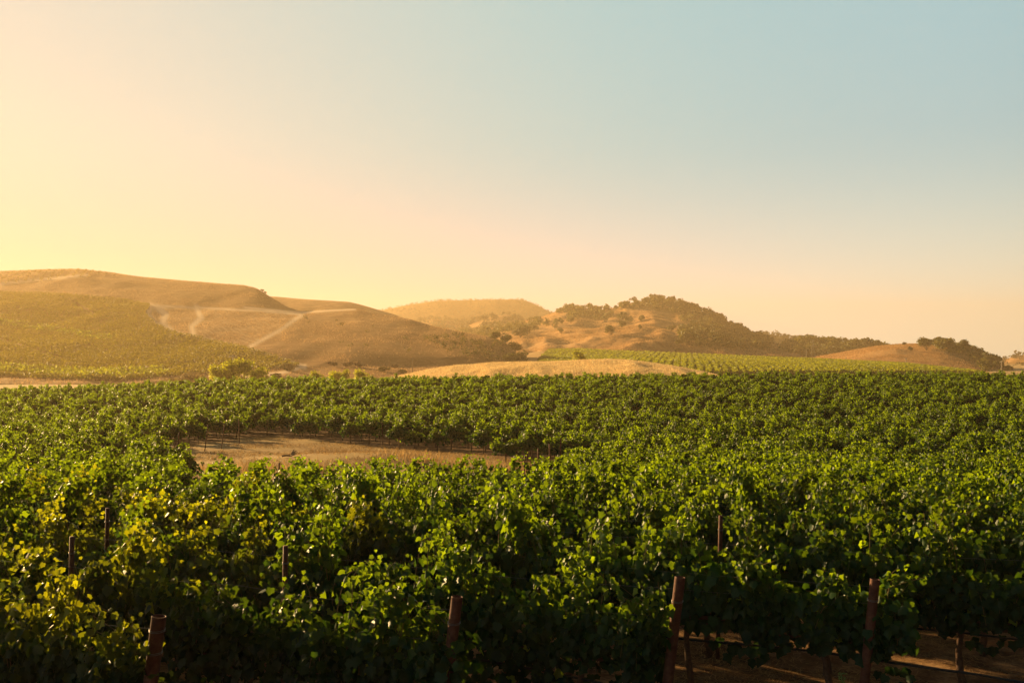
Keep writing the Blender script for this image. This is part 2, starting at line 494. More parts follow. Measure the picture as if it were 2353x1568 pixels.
class Loft:
    def __init__(s, name, contours, nu=160, nv=70, noise=0.0, nscale=0.01, seed=1, mat=None, masks=None, back=True, ridge_v=None, spurs=None, rough=0.0, backdist=1.3):
        """contours: back-to-front list of [(px, py, Y), ...]; the first is the ridge. A back slope is added behind it."""
        u = np.linspace(0, 1, nu)
        x0 = min(c[0][0] for c in contours); x1 = max(c[-1][0] for c in contours)
        xs = x0 + (x1 - x0) * u
        rows = []
        for c in contours:
            c = np.array(c, float)
            y = np.interp(xs, c[:, 0], c[:, 1]); Y = np.interp(xs, c[:, 0], c[:, 2])
            kk = np.hanning(5); kk /= kk.sum()
            y = np.convolve(np.pad(y, 2, mode='edge'), kk, mode='valid'); Y = np.convolve(np.pad(Y, 2, mode='edge'), kk, mode='valid')
            rows.append(np.stack([(xs - HX) / FPX * Y, Y, CAMZ - (y - HY) / FPX * Y], -1))
        if back:
            r = rows[0]
            b1 = r * [1.12, 1.12, 1]; b1[:, 2] = r[:, 2] - 0.22 * (r[:, 2] + 5)
            b2 = r * [backdist, backdist, 1]; b2[:, 2] = -6
            rows = [b2, b1] + rows
        R = np.array(rows)
        n = len(R)
        v = np.linspace(0, n - 1, nv)
        # Catmull-Rom across the contours
        Rp = np.concatenate([R[:1] * 2 - R[1:2], R, R[-1:] * 2 - R[-2:-1]])
        i0 = np.clip(np.floor(v).astype(int), 0, n - 2); t = (v - i0)[:, None, None]
        p0, p1, p2, p3 = Rp[i0], Rp[i0 + 1], Rp[i0 + 2], Rp[i0 + 3]
        G = 0.5 * (2 * p1 + (p2 - p0) * t + (2 * p0 - 5 * p1 + 4 * p2 - p3) * t ** 2 + (3 * p1 - p0 - 3 * p2 + p3) * t ** 3)
        G[..., 1] = np.clip(G[..., 1], 1, None)
        if noise:
            vr = (n - 1) if not back else (v - 2)
            amp = np.clip(np.abs(v - (2 if back else 0)) * 1.4, 0.12, 1)[:, None] * np.clip((n - 1 - v) * 2, 0, 1)[:, None]
            nn = fbm(G[..., 0] * nscale, G[..., 1] * nscale * .6, seed, 4) - .5
            rg = 1 - np.abs(2 * fbm(G[..., 0] * nscale * 1.6 + 9, G[..., 1] * nscale * .5, seed + 3, 3) - 1)
            G[..., 2] += noise * amp * (nn * 1.3 + (rg - .75) * 1.2)
        if spurs:
            P = pix(G)
            fr = np.clip((v - (2 if back else 0)) * 1.5, 0, 1)[:, None]
            for ln, w_, a_ in spurs:
                G[..., 2] += a_ * np.exp(-(seg_dist(P, ln) / w_) ** 2) * fr
        if rough:
            fr = np.clip((v - (2 if back else 0)) * 2, .1, 1)[:, None] * np.clip((n - 1 - v) * 2, 0, 1)[:, None]
            G[..., 2] += rough * fr * (fbm(G[..., 0] * .05, G[..., 1] * .035, seed + 50, 4) - .5)
        s.G, s.nu, s.nv = G, nu, nv
        i = np.arange(nv - 1)[:, None] * nu; j = np.arange(nu - 1)[None]
        q = np.stack([i + j, i + nu + j, i + nu + j + 1, i + j + 1], -1).reshape(-1, 4)
        at_ = {}
        P = pix(G)
        for kname, fn in (masks or {}).items():
            at_[kname] = np.clip(fn(P, G), 0, 1).ravel()
        for kname in ('track', 'cover'):
            at_.setdefault(kname, np.zeros(nu * nv))
        s.P = P
        s.obj = tag(obj(name, mesh_from(name, G.reshape(-1, 3), [q], [mat], None, at_, True)), kind='structure')
        s.vfront = (2 if back else 0) / (n - 1)

    def sample(s, n, seed=0):
        """random points of the front face, spread evenly over its real area: (points, pixels)"""
        g = np.random.default_rng(seed)
        v0 = int(s.vfront * (s.nv - 1))
        A = np.linalg.norm(np.cross(s.G[v0 + 1:, :-1] - s.G[v0:-1, :-1], s.G[v0:-1, 1:] - s.G[v0:-1, :-1]), axis=-1)
        c = g.choice(A.size, n, p=(A / A.sum()).ravel())
        a, b = np.unravel_index(c, A.shape); a = a + v0
        fu, fv = g.random(n)[:, None], g.random(n)[:, None]
        Pt = (s.G[a, b] * (1 - fu) + s.G[a, b + 1] * fu) * (1 - fv) + (s.G[a + 1, b] * (1 - fu) + s.G[a + 1, b + 1] * fu) * fv
        return Pt, pix(Pt)

    def nearest(s, px, py):
        v0 = int(s.vfront * (s.nv - 1))
        d = ((s.P[v0:] - np.array([px, py])) ** 2).sum(-1)
        a, b = np.unravel_index(np.argmin(d), d.shape)
        return s.G[a + v0, b].copy()


def band(P, line, w):
    return np.clip(1.4 - seg_dist(P, line) / w, 0, 1)


# left hill with the green vineyard block
L_VINE = [(-900, 655), (0, 672), (150, 677), (290, 690), (345, 702), (333, 720), (352, 742), (400, 765), (480, 783), (560, 800), (630, 820), (690, 842),
          (620, 848), (480, 858), (380, 866), (270, 876), (130, 872), (0, 866), (-900, 850)]
L_TRACKS = [([(345, 703), (338, 722), (356, 745), (400, 765)], 9), ([(362, 706), (380, 722), (372, 745), (395, 763)], 9),
            ([(400, 765), (480, 783), (560, 800), (640, 825), (700, 843)], 6), ([(345, 702), (480, 708), (600, 714), (690, 722)], 3),
            ([(692, 724), (640, 760), (575, 795)], 5), ([(450, 704), (462, 730), (440, 750), (445, 772)], 7),
            ([(0, 780), (60, 800), (160, 832)], 3), ([(560, 706), (690, 718)], 3),
            ([(-200, 660), (0, 652), (100, 641), (200, 632)], 4), ([(690, 718), (760, 713), (817, 710)], 3), ([(700, 840), (640, 858), (560, 864)], 5)]


def l_track(P, G):
    r = np.zeros(P.shape[:-1])
    for ln, w in L_TRACKS:
        r = np.maximum(r, band(P, ln, w) * 1.0)
    # combed soil of the replanted block
    blk = inside([(465, 712), (670, 722), (575, 792), (450, 772), (470, 745)], P)
    strip = (np.sin((P[..., 0] * .35 + P[..., 1]) * .8) > .2) * .35 * (fbm(P[..., 0] * .05, P[..., 1] * .1, 4) > .42)
    return np.maximum(r, blk * strip)


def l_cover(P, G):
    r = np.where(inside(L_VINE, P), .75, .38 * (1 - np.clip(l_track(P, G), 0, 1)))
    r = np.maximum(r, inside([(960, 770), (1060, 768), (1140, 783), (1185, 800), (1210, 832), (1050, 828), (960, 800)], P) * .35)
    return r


hillA = Loft('hill', [
    [(-1400, 690, 800), (-600, 650, 780), (-200, 634, 770), (0, 623, 760), (100, 619, 750), (180, 618, 740), (240, 624, 735), (330, 637, 720), (450, 647, 700), (560, 655, 680), (590, 662, 670),
     (622, 683, 660), (660, 706, 640), (690, 716, 630), (750, 712, 610), (817, 709, 600), (883, 724, 580), (941, 733, 565), (989, 747, 550), (1044, 759, 535), (1113, 771, 520),
     (1147, 781, 510), (1168, 793, 500), (1200, 828, 480), (1235, 846, 470)],
    [(-1400, 710, 640), (-600, 690, 620), (0, 676, 600), (200, 684, 590), (400, 705, 570), (600, 716, 560), (700, 728, 550), (817, 735, 535), (941, 757, 510), (1044, 779, 490), (1147, 803, 470), (1235, 848, 450)],
    [(-1400, 780, 470), (-600, 770, 460), (0, 765, 450), (300, 775, 440), (600, 790, 430), (817, 800, 425), (941, 808, 425), (1044, 815, 430), (1147, 826, 435), (1235, 852, 435)],
    [(-1400, 850, 340), (0, 852, 325), (300, 852, 330), (600, 845, 360), (817, 843, 385), (941, 842, 400), (1044, 842, 410), (1147, 843, 415), (1235, 858, 420)],
    [(-1400, 882, 285), (0, 880, 285), (300, 878, 290), (600, 864, 325), (817, 860, 355), (1000, 860, 375), (1235, 864, 385)],
    [(-1400, 900, 268), (0, 898, 268), (300, 894, 270), (600, 880, 300), (817, 876, 330), (1000, 876, 345), (1235, 878, 350)]],
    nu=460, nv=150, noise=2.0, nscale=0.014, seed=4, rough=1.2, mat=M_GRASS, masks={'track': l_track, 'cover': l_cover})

hillB = Loft('hill', [
    [(540, 700, 950), (600, 678, 950), (622, 681, 940), (700, 687, 930), (800, 693, 920), (830, 700, 910), (870, 712, 900), (900, 720, 890), (960, 742, 880), (1040, 775, 860)],
    [(540, 760, 820), (700, 740, 810), (870, 760, 800), (1040, 800, 790)],
    [(540, 870, 700), (1040, 860, 700)]], nu=80, nv=40, noise=5, nscale=.01, seed=9, mat=M_GRASS)

hillMesa = Loft('hill', [
    [(700, 765, 2000), (780, 742, 2000), (870, 715, 2000), (930, 702, 2000), (1000, 691, 2000), (1100, 689, 2000), (1180, 687, 2000), (1205, 689, 2000), (1230, 699, 2000), (1265, 717, 2000), (1330, 740, 2000), (1450, 770, 2000)],
    [(700, 785, 1800), (870, 750, 1800), (1000, 728, 1800), (1200, 726, 1800), (1300, 752, 1800), (1450, 790, 1800)],
    [(700, 822, 1600), (1450, 822, 1600)]], nu=150, nv=60, noise=14, nscale=.004, seed=12, mat=M_GRASS, masks={'cover': lambda P, G: np.full(P.shape[:-1], .7)})

hillD = Loft('hill', [
    [(920, 745, 1550), (960, 738, 1550), (1000, 732, 1550), (1045, 738, 1550), (1090, 752, 1500), (1180, 775, 1500)],
    [(920, 765, 1430), (1000, 755, 1430), (1180, 790, 1430)],
    [(920, 825, 1300), (1180, 825, 1300)]], nu=60, nv=30, noise=6, nscale=.006, seed=14, mat=M_GRASS)

hillD2 = Loft('hill', [
    [(960, 790, 1340), (1040, 764, 1340), (1090, 741, 1340), (1140, 725, 1340), (1170, 722, 1340), (1195, 736, 1340), (1230, 752, 1320), (1330, 780, 1300)],
    [(960, 800, 1220), (1060, 775, 1220), (1160, 750, 1220), (1240, 770, 1220), (1330, 790, 1220)],
    [(960, 828, 1080), (1330, 828, 1080)]], nu=90, nv=40, noise=8, nscale=.007, seed=15, mat=M_GRASS)

E_WOOD = [(1425, 704), (1458, 686), (1500, 676), (1560, 684), (1610, 704), (1650, 724), (1700, 748), (1728, 765), (1768, 782), (1765, 800), (1710, 804), (1640, 800), (1565, 790), (1555, 762), (1590, 752), (1548, 722), (1490, 708), (1440, 712)]
E_SPURS = [([(1330, 735), (1270, 752), (1205, 772)], 26, 2.2), ([(1510, 776), (1420, 766), (1340, 783), (1260, 800)], 28, 4), ([(1455, 738), (1380, 760), (1290, 786)], 24, -4),
           ([(1640, 765), (1560, 790), (1510, 800)], 24, 2.5), ([(1570, 715), (1530, 745), (1500, 765)], 22, -2.5), ([(1500, 700), (1450, 722), (1400, 738)], 20, 2), ([(1180, 762), (1120, 778)], 18, 2)]
E_TRACK = [(1500, 722), (1512, 740), (1520, 756), (1545, 770)]
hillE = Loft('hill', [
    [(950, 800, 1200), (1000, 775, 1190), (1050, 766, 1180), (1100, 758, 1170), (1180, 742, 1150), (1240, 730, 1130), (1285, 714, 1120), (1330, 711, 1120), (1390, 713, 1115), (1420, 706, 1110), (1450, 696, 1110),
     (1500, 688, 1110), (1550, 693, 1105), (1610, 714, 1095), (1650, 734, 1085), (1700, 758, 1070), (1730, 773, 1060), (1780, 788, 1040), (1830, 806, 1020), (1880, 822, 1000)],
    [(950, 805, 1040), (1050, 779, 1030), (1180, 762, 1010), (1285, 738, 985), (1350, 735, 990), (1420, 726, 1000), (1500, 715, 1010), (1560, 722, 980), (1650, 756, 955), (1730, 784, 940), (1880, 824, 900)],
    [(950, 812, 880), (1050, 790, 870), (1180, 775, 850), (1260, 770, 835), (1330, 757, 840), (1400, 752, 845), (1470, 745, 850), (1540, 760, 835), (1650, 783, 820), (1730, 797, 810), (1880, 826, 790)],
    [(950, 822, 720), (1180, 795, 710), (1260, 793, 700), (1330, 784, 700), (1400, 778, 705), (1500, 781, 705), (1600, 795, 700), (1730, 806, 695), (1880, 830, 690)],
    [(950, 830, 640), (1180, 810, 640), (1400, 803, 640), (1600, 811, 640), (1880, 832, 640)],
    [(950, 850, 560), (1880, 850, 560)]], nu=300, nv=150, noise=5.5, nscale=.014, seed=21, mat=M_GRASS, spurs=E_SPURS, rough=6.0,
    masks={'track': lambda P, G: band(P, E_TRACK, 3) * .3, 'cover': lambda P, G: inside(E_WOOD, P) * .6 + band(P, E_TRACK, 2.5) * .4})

hillI = Loft('hill', [
    [(1640, 800, 1500), (1700, 778, 1500), (1725, 770, 1500), (1765, 769, 1500), (1810, 776, 1500), (1870, 790, 1500), (1960, 810, 1500)],
    [(1640, 830, 1300), (1960, 830, 1300)]], nu=60, nv=30, noise=6, nscale=.006, seed=25, mat=M_GRASS, masks={'cover': lambda P, G: np.full(P.shape[:-1], .6)})

hillF = Loft('hill', [
    [(1740, 828, 930), (1790, 806, 930), (1815, 792, 930), (1840, 786, 925), (1900, 787, 920), (1950, 793, 915), (2000, 799, 910), (2050, 806, 905), (2120, 822, 900), (2200, 835, 900)],
    [(1740, 830, 860), (1840, 802, 850), (2000, 812, 850), (2200, 835, 850)],
    [(1740, 840, 760), (2200, 840, 760)]], nu=100, nv=40, noise=5, nscale=.01, seed=31, mat=M_GRASS, masks={'cover': lambda P, G: np.full(P.shape[:-1], .45)})

hillG = Loft('hill', [
    [(1700, 850, 660), (1780, 833, 665), (1850, 823, 670), (1920, 811, 670), (1970, 801, 670), (2010, 795, 670), (2060, 791, 670), (2110, 790, 670), (2160, 795, 665), (2205, 801, 660), (2240, 813, 650), (2270, 826, 640), (2310, 845, 620), (2350, 858, 600)],
    [(1700, 852, 600), (1850, 833, 600), (1970, 820, 600), (2060, 812, 595), (2160, 818, 590), (2240, 832, 580), (2350, 860, 560)],
    [(1700, 853, 530), (1850, 840, 530), (2000, 838, 530), (2150, 844, 530), (2350, 862, 530)],
    [(1700, 862, 480), (2350, 866, 480)]], nu=170, nv=90, noise=4, nscale=.011, seed=37, rough=2.0, mat=M_GRASS)

hillH = Loft('hill', [
    [(2240, 860, 1300), (2280, 842, 1300), (2310, 827, 1300), (2330, 820, 1300), (2360, 815, 1300), (2450, 806, 1300), (2600, 798, 1300), (2900, 800, 1300), (3200, 830, 1300)],
    [(2240, 864, 1100), (2330, 838, 1100), (2600, 825, 1100), (3200, 845, 1100)],
    [(2240, 868, 800), (3200, 862, 800)]], nu=90, nv=40, noise=8, nscale=.007, seed=41, mat=M_GRASS, masks={'cover': lambda P, G: (fbm(G[..., 0] * .02, G[..., 1] * .02, 6) > .45) * .6})

# valley floor with the far vineyard field
FIELD = [(1262, 807), (1330, 806), (1400, 810), (1600, 818), (1800, 827), (1950, 832), (2080, 839), (2215, 854), (2250, 862), (1230, 862), (1238, 830)]
fieldJ = Loft('valley', [
    [(1060, 835, 600), (1160, 822, 600), (1240, 806, 620), (1330, 804, 640), (1400, 807, 640), (1600, 816, 610), (1800, 826, 570), (1950, 834, 520), (2080, 841, 490), (2215, 856, 450), (2420, 866, 430), (2700, 870, 430)],
    [(1060, 845, 500), (1240, 826, 500), (1400, 821, 510), (1600, 826, 500), (1800, 834, 480), (1950, 841, 450), (2080, 846, 430), (2215, 858, 410), (2420, 868, 400), (2700, 872, 400)],
    [(1060, 855, 420), (1240, 845, 410), (1400, 838, 410), (1600, 838, 405), (1800, 845, 395), (1950, 848, 380), (2080, 851, 370), (2215, 862, 360), (2420, 870, 350), (2700, 876, 350)],
    [(1060, 872, 350), (1400, 862, 345), (1800, 862, 335), (2215, 868, 320), (2700, 880, 320)],
    [(1060, 890, 300), (2700, 892, 290)]], nu=240, nv=90, noise=0.0, seed=51, mat=M_FIELD,
    masks={'track': lambda P, G: 1.0 * ~inside(FIELD, P), 'cover': lambda P, G: band(P, [(1160, 812), (1176, 800)], 4) + inside([(1160, 800), (1250, 808), (1235, 830), (1190, 846), (1150, 846)], P) * .3})

mound = Loft('mound', [
    [(860, 880, 300), (900, 868, 300), (940, 859, 300), (985, 849, 300), (1050, 839, 300), (1130, 834, 300), (1250, 832, 300), (1330, 828, 300), (1400, 826, 300), (1450, 828, 300), (1510, 836, 300), (1560, 844, 300), (1620, 856, 300), (1700, 872, 300)],
    [(860, 886, 270), (985, 860, 270), (1130, 847, 268), (1330, 841, 268), (1450, 842, 268), (1560, 856, 268), (1700, 878, 268)],
    [(860, 890, 245), (985, 872, 245), (1330, 862, 242), (1450, 862, 242), (1700, 884, 242)],
    [(860, 896, 228), (1700, 892, 226)]], nu=160, nv=60, noise=1.2, nscale=.05, seed=61, mat=M_MOUND)

# ------------------------------------------------------------------ leaf shapes
_half = [(-.10, .20), (.02, .46), (.26, .41), (.50, .53), (.66, .29)]


def grape_leaf(curl, fold, droop):
    v = [(.38, 0), (0, 0)] + _half + [(1.0, 0)] + [(a, -b) for a, b in _half[::-1]]
    tv = np.array([(a, b, fold * abs(b) - curl * b * b * 1.6 - droop * max(0, a) ** 2 + (0.03 if i_ % 2 else -0.02)) for i_, (a, b) in enumerate(v)])
    rim = list(range(1, len(v)))
    tf = [[(0, rim[i_], rim[(i_ + 1) % len(rim)]) for i_ in range(len(rim))]]
    return tv, tf


LEAF_NEAR = [grape_leaf(.5, .18, .22), grape_leaf(-.3, .30, .35), grape_leaf(.9, .05, .10)]
LEAF_MID = (np.array([(0, 0, 0), (.02, .46, .06), (.58, .48, -.02), (1, 0, -.22), (.58, -.48, -.02), (.02, -.46, .06), (.4, 0, .0)]),
            [[(0, 6, 2, 1), (6, 3, 3, 2), (0, 5, 4, 6), (6, 4, 3, 3)][:1] + [(0, 5, 4, 6)], [(6, 3, 2), (6, 4, 3)]])
LEAF_FAR = (np.array([(-.5, -.5, 0), (.5, -.42, .08), (.55, .5, -.05), (-.45, .45, .1)]), [[(0, 1, 2, 3)]])


def vine_shape(seed, nlow=60, nsh=16, nodes=24, L=1.7, top=1.0, zlow=.5, tall=.5, clump=0.0):
    """leaf positions, normals, tips, sizes and shoot paths for one trellised vine (x along the row)"""
    g = np.random.default_rng(seed)
    C, N, D, S, paths = [], [], [], [], []
    npk = 3 if clump == 0 else 2
    peaks = (np.arange(npk) + g.uniform(.2, .8, npk)) / npk * L - L / 2
    peaks = peaks * (1 - clump * .7)
    plean = g.normal(0, .22, (npk, 2))
    ph = g.uniform(.85, 1.5, npk)
    for k_ in range(nsh):
        t = np.linspace(0, 1, nodes)
        side = g.choice([-1, 1])
        if g.random() < tall:          # one of the tall bunches that stand out of the hedge
            c = g.integers(0, npk)
            x0 = peaks[c] + g.normal(0, .075 + .04 * clump)
            H = ph[c] * g.uniform(.8, 1.0) * top
            px_ = x0 + plean[c, 0] * t ** 2 + .05 * np.sin(t * 6 + g.uniform(0, 6))
            py_ = (plean[c, 1] * t ** 2 * .8 + .05 * np.sin(t * 5 + g.uniform(0, 6)))
            pz_ = .85 + H * t - .25 * np.clip(t - .78, 0, 1) * g.uniform(0, 4)
            px_ += np.clip(t - .75, 0, 1) * g.normal(0, .5)
        elif g.random() < .45:         # a shoot that flops over the wire and hangs down
            x0 = g.uniform(-.5, .5) * L * (1 - .45 * clump)
            H = g.uniform(.45, .68)
            px_ = x0 + g.normal(0, .2) * t
            py_ = side * g.uniform(.18, .36) * np.sin(t * 1.5) ** 1.3
            pz_ = .85 + H * np.sin(np.clip(t * 2.0, 0, 1.9)) - .75 * np.clip(t - .55, 0, 1) ** 1.2 * g.uniform(.7, 1.8)
        else:
            x0 = g.uniform(-.5, .5) * L * (1 - .3 * clump)
            H = g.uniform(.36, .62) - .25 * clump * abs(x0)
            px_ = x0 + g.normal(0, .16) * t
            py_ = side * g.uniform(0, .14) * t + .05 * np.sin(t * 5 + g.uniform(0, 6))
            pz_ = .85 + H * t - .12 * np.clip(t - .8, 0, 1) * g.uniform(0, 3)
        P = np.stack([px_, py_, pz_], -1)
        paths.append(P)
        az = g.uniform(0, 2 * math.pi, nodes)
        r = g.uniform(.04, .12, nodes)
        o = np.stack([np.cos(az) * r, np.sin(az) * r + np.sign(P[:, 1]) * .03, g.normal(0, .03, nodes)], -1)
        C.append(P + o)
        n_ = np.stack([g.normal(0, .55, nodes), np.sign(P[:, 1] + o[:, 1]) * g.uniform(.1, 1, nodes), g.uniform(-.1, .9, nodes)], -1)
        N.append(n_)
        D.append(np.stack([o[:, 0] * 3, o[:, 1] * 2, -np.ones(nodes) * .8 + g.normal(0, .35, nodes)], -1))
        S.append(g.uniform(.08, .15, nodes) * np.interp(t, [0, .5, .85, 1], [1, 1.05, .85, .45]))
    # curtain of older leaves filling the hedge and hanging below the cordon
    nf = nlow
    z = g.uniform(zlow, 1.46, nf)
    hang = .16 * np.sin(g.uniform(0, 6) + 3.1 * np.linspace(-1, 1, nf))
    x = g.uniform(-L / 2, L / 2, nf)
    x = np.where(g.random(nf) < clump, g.normal(0, .34, nf), x)
    z = z - clump * .5 * (z - zlow) * np.clip(np.abs(x) / .6, 0, 1)
    sd_ = g.choice([-1, 1], nf)
    yv = sd_ * (g.uniform(.05, .23, nf))
    z = np.where(z < .8, z + .18 * np.sin(x * 4 + seed), z)
    C.append(np.stack([x, yv, z], -1))
    N.append(np.stack([g.normal(0, .4, nf), sd_ * 1.0, g.uniform(0, .9, nf)], -1))
    D.append(np.stack([g.normal(0, .3, nf), sd_ * .2, -np.ones(nf)], -1))
    S.append(g.uniform(.10, .165, nf))
    return np.concatenate(C), np.concatenate(N), np.concatenate(D), np.concatenate(S), paths


def vine_vals(g, C):
    """leaf tone: age, with lit tops and shaded hedge put in by height; a few old ones turn yellow"""
    v = g.beta(2.2, 2.6, len(C)) * .5 + np.clip((C[:, 2] - 1.1) * .5, -.25, .5)  # height term paints the tops lit and the hedge below shaded
    v = np.where(g.random(len(C)) < .012, 1.0, np.clip(v, 0, .93))
    return v


def trunk_mesh(seed):
    g = np.random.default_rng(seed + 500)
    b = MB()
    zz = np.linspace(-.05, .86, 8)
    b.tube(np.stack([.03 * np.sin(zz * 5 + seed) + g.normal(0, .008, 8), .025 * np.cos(zz * 4 + seed), zz], -1), np.linspace(.042, .026, 8) * g.uniform(.9, 1.15), 8)
    for s_ in (-1, 1):
        t = np.linspace(0, 1, 7)
        b.tube(np.stack([s_ * t * .8, .02 * np.sin(t * 6 + seed), .80 + .07 * np.minimum(t * 5, 1) + g.normal(0, .006, 7)], -1), np.linspace(.022, .012, 7), 6)
    return b.mesh('trunk', [M_TRUNK], True)


NV_NEAR, NV_MID = 10, 8
NEAR_F, NEAR_C, MID_F, TRUNKS = [], [], [], []
for v_ in range(NV_NEAR):
    C, N, D, S, paths = vine_shape(v_ + 1, nlow=620 if v_ < 5 else 480, nsh=30, nodes=36, tall=.62, zlow=.16 if v_ < 5 else .74)
    g = np.random.default_rng(90 + v_)
    b = MB()
    pick = g.integers(0, 3, len(C))
    vals = vine_vals(g, C)
    for t_ in range(3):
        m_ = pick == t_
        b.leaves(C[m_], D[m_], N[m_], S[m_] * .76, LEAF_NEAR[t_], vals[m_])
    NEAR_F.append(b.mesh('foliage', [M_VINE], True))
    b = MB()
    for P in paths:
        b.tube(P[::2], np.linspace(.006, .0025, len(P[::2])), 5)
    NEAR_C.append(b.mesh('canes', [M_CANE], True))
    TRUNKS.append(trunk_mesh(v_))
for v_ in range(NV_MID):
    C, N, D, S, paths = vine_shape(v_ + 40, nlow=300, nsh=22, nodes=24, tall=.6, clump=.45)
    g = np.random.default_rng(190 + v_)
    b = MB()
    b.leaves(C, D, N, S * .98, LEAF_MID, vine_vals(g, C))
    MID_F.append(b.mesh('foliage', [M_VINE], False))

# ------------------------------------------------------------------ vine rows
RA = math.radians(25.0)
RD = np.array([math.cos(RA), -math.sin(RA)])       # along a row, to the right and nearer
RP = np.array([math.sin(RA), math.cos(RA)])        # from one row to the next, away from the camera
ROW0, ROWD = 6.24, 1.62
VSP = 1.5


def row_end(r):
    return -6.15 + 1.75 * r                         # each row stops a little further right than the one before it


def row_p(r):
    return ROW0 + ROWD * r if r < 26 else ROW0 + ROWD * 25 + 1.95 * (r - 25)      # the slope beyond the clearing is planted wider


def row_xy(r, s):
    p = row_p(r)
    return RD * s + RP * p


cand = []
for r in range(-2, 92):
    p = row_p(r)
    e = row_end(r) - {1: .6, 3: .55}.get(r, 1.0)
    n_ = 0
    s = e if r < 14 else e + 40
    s = min(s, p * 1.3 + 40)
    slow = -p * 1.9 - 30
    gr = np.random.default_rng(1000 + r)
    while s > slow:
        x, y = RD * s + RP * p
        if 1.0 < y < 134 and abs(x) < .60 * y + 4.5:
            cand.append((x, y, r, s, n_))
        n_ += 1
        s -= VSP if r < 26 else 1.3
CA = np.array(cand, float)
jit = np.stack([fbm(CA[:, 0] * .5, CA[:, 1] * .5, 71) - .5, fbm(CA[:, 0] * .5, CA[:, 1] * .5, 72) - .5], -1) * 4
okc = ~inside(CLEAR, CA[:, :2] + jit)
CA = CA[okc]
in_view = (np.abs(CA[:, 0]) < .514 * CA[:, 1] + .55) & (CA[:, 1] > 7.0)
# lowest visible rows: the crown must reach into the frame
topy = HY + FPX * (CAMZ - 1.9) / CA[:, 1]
in_view &= topy < 1590
order = np.argsort(CA[:, 1])
near_idx = [i_ for i_ in order if in_view[i_]][:300]
near_set = set(near_idx)

ORD = ['first', 'second', 'third', 'fourth', 'fifth', 'sixth', 'seventh', 'eighth', 'ninth', 'tenth', 'eleventh', 'twelfth', 'thirteenth', 'fourteenth', 'fifteenth',
       'sixteenth', 'seventeenth', 'eighteenth', 'nineteenth', 'twentieth', 'twenty-first', 'twenty-second', 'twenty-third', 'twenty-fourth', 'twenty-fifth', 'twenty-sixth',
       'twenty-seventh', 'twenty-eighth', 'twenty-ninth', 'thirtieth']
ROWNAME = {0: 'in the nearest row, ending at the thick hollow post', 1: 'in the second row, ending at the dark rusty post',
           2: 'in the third row, ending at the sunlit rusty post', 3: 'in the fourth row, ending at the post with the hose'}
by_row = {}
for i_ in near_idx:
    by_row.setdefault(int(CA[i_, 2]), []).append(i_)
rows_sorted = sorted(by_row)
for r, ids in by_row.items():
    ids.sort(key=lambda i_: -CA[i_, 0])
for r in rows_sorted:
    for k_, i_ in enumerate(by_row[r]):
        x, y = CA[i_, :2]
        z = float(gz(x, y))
        gr = np.random.default_rng(int(i_) + 7)
        near = y < 21
        v_ = int(gr.integers(0, 5) + (5 if r >= 3 else 0))
        flip = gr.random() < .5
        if r in ROWNAME:
            lab = 'grapevine %s, %s from it' % (ROWNAME[r], ORD[k_])
        else:
            ro = r - rows_sorted[0]
            lab = 'leafy green grapevine in the %s vine row back, %s from its right end in view' % (ORD[ro] if ro < 30 else 'farthest', ORD[min(k_, 29)])
        root = tag(obj('grapevine', None, None, (x, y, z), -RA + (math.pi if flip else 0) + gr.normal(0, .04)), lab, 'grapevine', 'grapevines in the near vineyard rows')
        root.empty_display_size = .3
        sz = gr.uniform(.9, 1.08)
        root.scale = (gr.uniform(.95, 1.08), gr.uniform(.95, 1.15), sz)
        fo = obj('foliage', NEAR_F[v_] if near else MID_F[v_ % NV_MID], root)
        if near and gr.random() < np.clip((-x - 1.4) / 2.6, 0, .85) * np.clip((21 - y) / 8, 0, 1):  # flare tint in the leaves, likelier to the left and close by
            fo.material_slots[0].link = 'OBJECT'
            fo.material_slots[0].material = M_VINE_FLARE
        obj('trunk', TRUNKS[v_], root)
        if near:
            obj('canes', NEAR_C[v_], root)


# the rest of the vineyard: one mass
def far_vines():
    b = MB()
    tb = MB()
    lib = {}
    for v_ in range(6):
        C, N, D, S, _ = vine_shape(v_ + 70, nlow=190, nsh=20, nodes=20, tall=.65, clump=.6, zlow=.72)
        lib[('m', v_)] = (C, N, D, S * 1.1)
        C, N, D, S, _ = vine_shape(v_ + 80, nlow=100, nsh=22, nodes=14, tall=.66, clump=.45, zlow=.74)
        lib[('f', v_)] = (C, N, D, S * 1.2)
    for i_ in range(len(CA)):
        if i_ in near_set:
            continue
        x, y, r = CA[i_, :3]
        z = float(gz(x, y))
        g = np.random.default_rng(int(i_) + 9000)
        lod = 'm' if y < 84 else 'f'
        jx = g.normal(0, .28)
        x, y = x + RD[0] * jx, y + RD[1] * jx
        C, N, D, S = lib[(lod, int(g.integers(0, 6)))]
        a = -RA + (math.pi if g.random() < .5 else 0)
        ca, sa = math.cos(a), math.sin(a)
        R = np.array([[ca, -sa, 0], [sa, ca, 0], [0, 0, 1.0]]).T
        sc_ = np.array([1.0, g.uniform(.8, 1.1), g.uniform(.7, 1.14)])
        b.leaves((C * sc_) @ R + [x, y, z], D @ R, N @ R, S, LEAF_MID if lod == 'm' else LEAF_FAR, np.clip(vine_vals(g, C) + g.uniform(.02, .26), 0, 1))
        tb_pts = np.array([[x, y, z - .05], [x + .02, y, z + .45], [x, y, z + .95]])
        tb.tube(tb_pts, [.045, .035, .03], 4, cap=False)
    o = tag(obj('vineyard_rows', b.mesh('vineyard_rows', [M_VINE])), 'dense green vine rows covering the slope up to the crest', 'vineyard', kind='stuff')
    obj('trunk', tb.mesh('trunk', [M_TRUNK]), o)
    o.children[0]['kind'] = 'stuff'
    return o


far_vines()


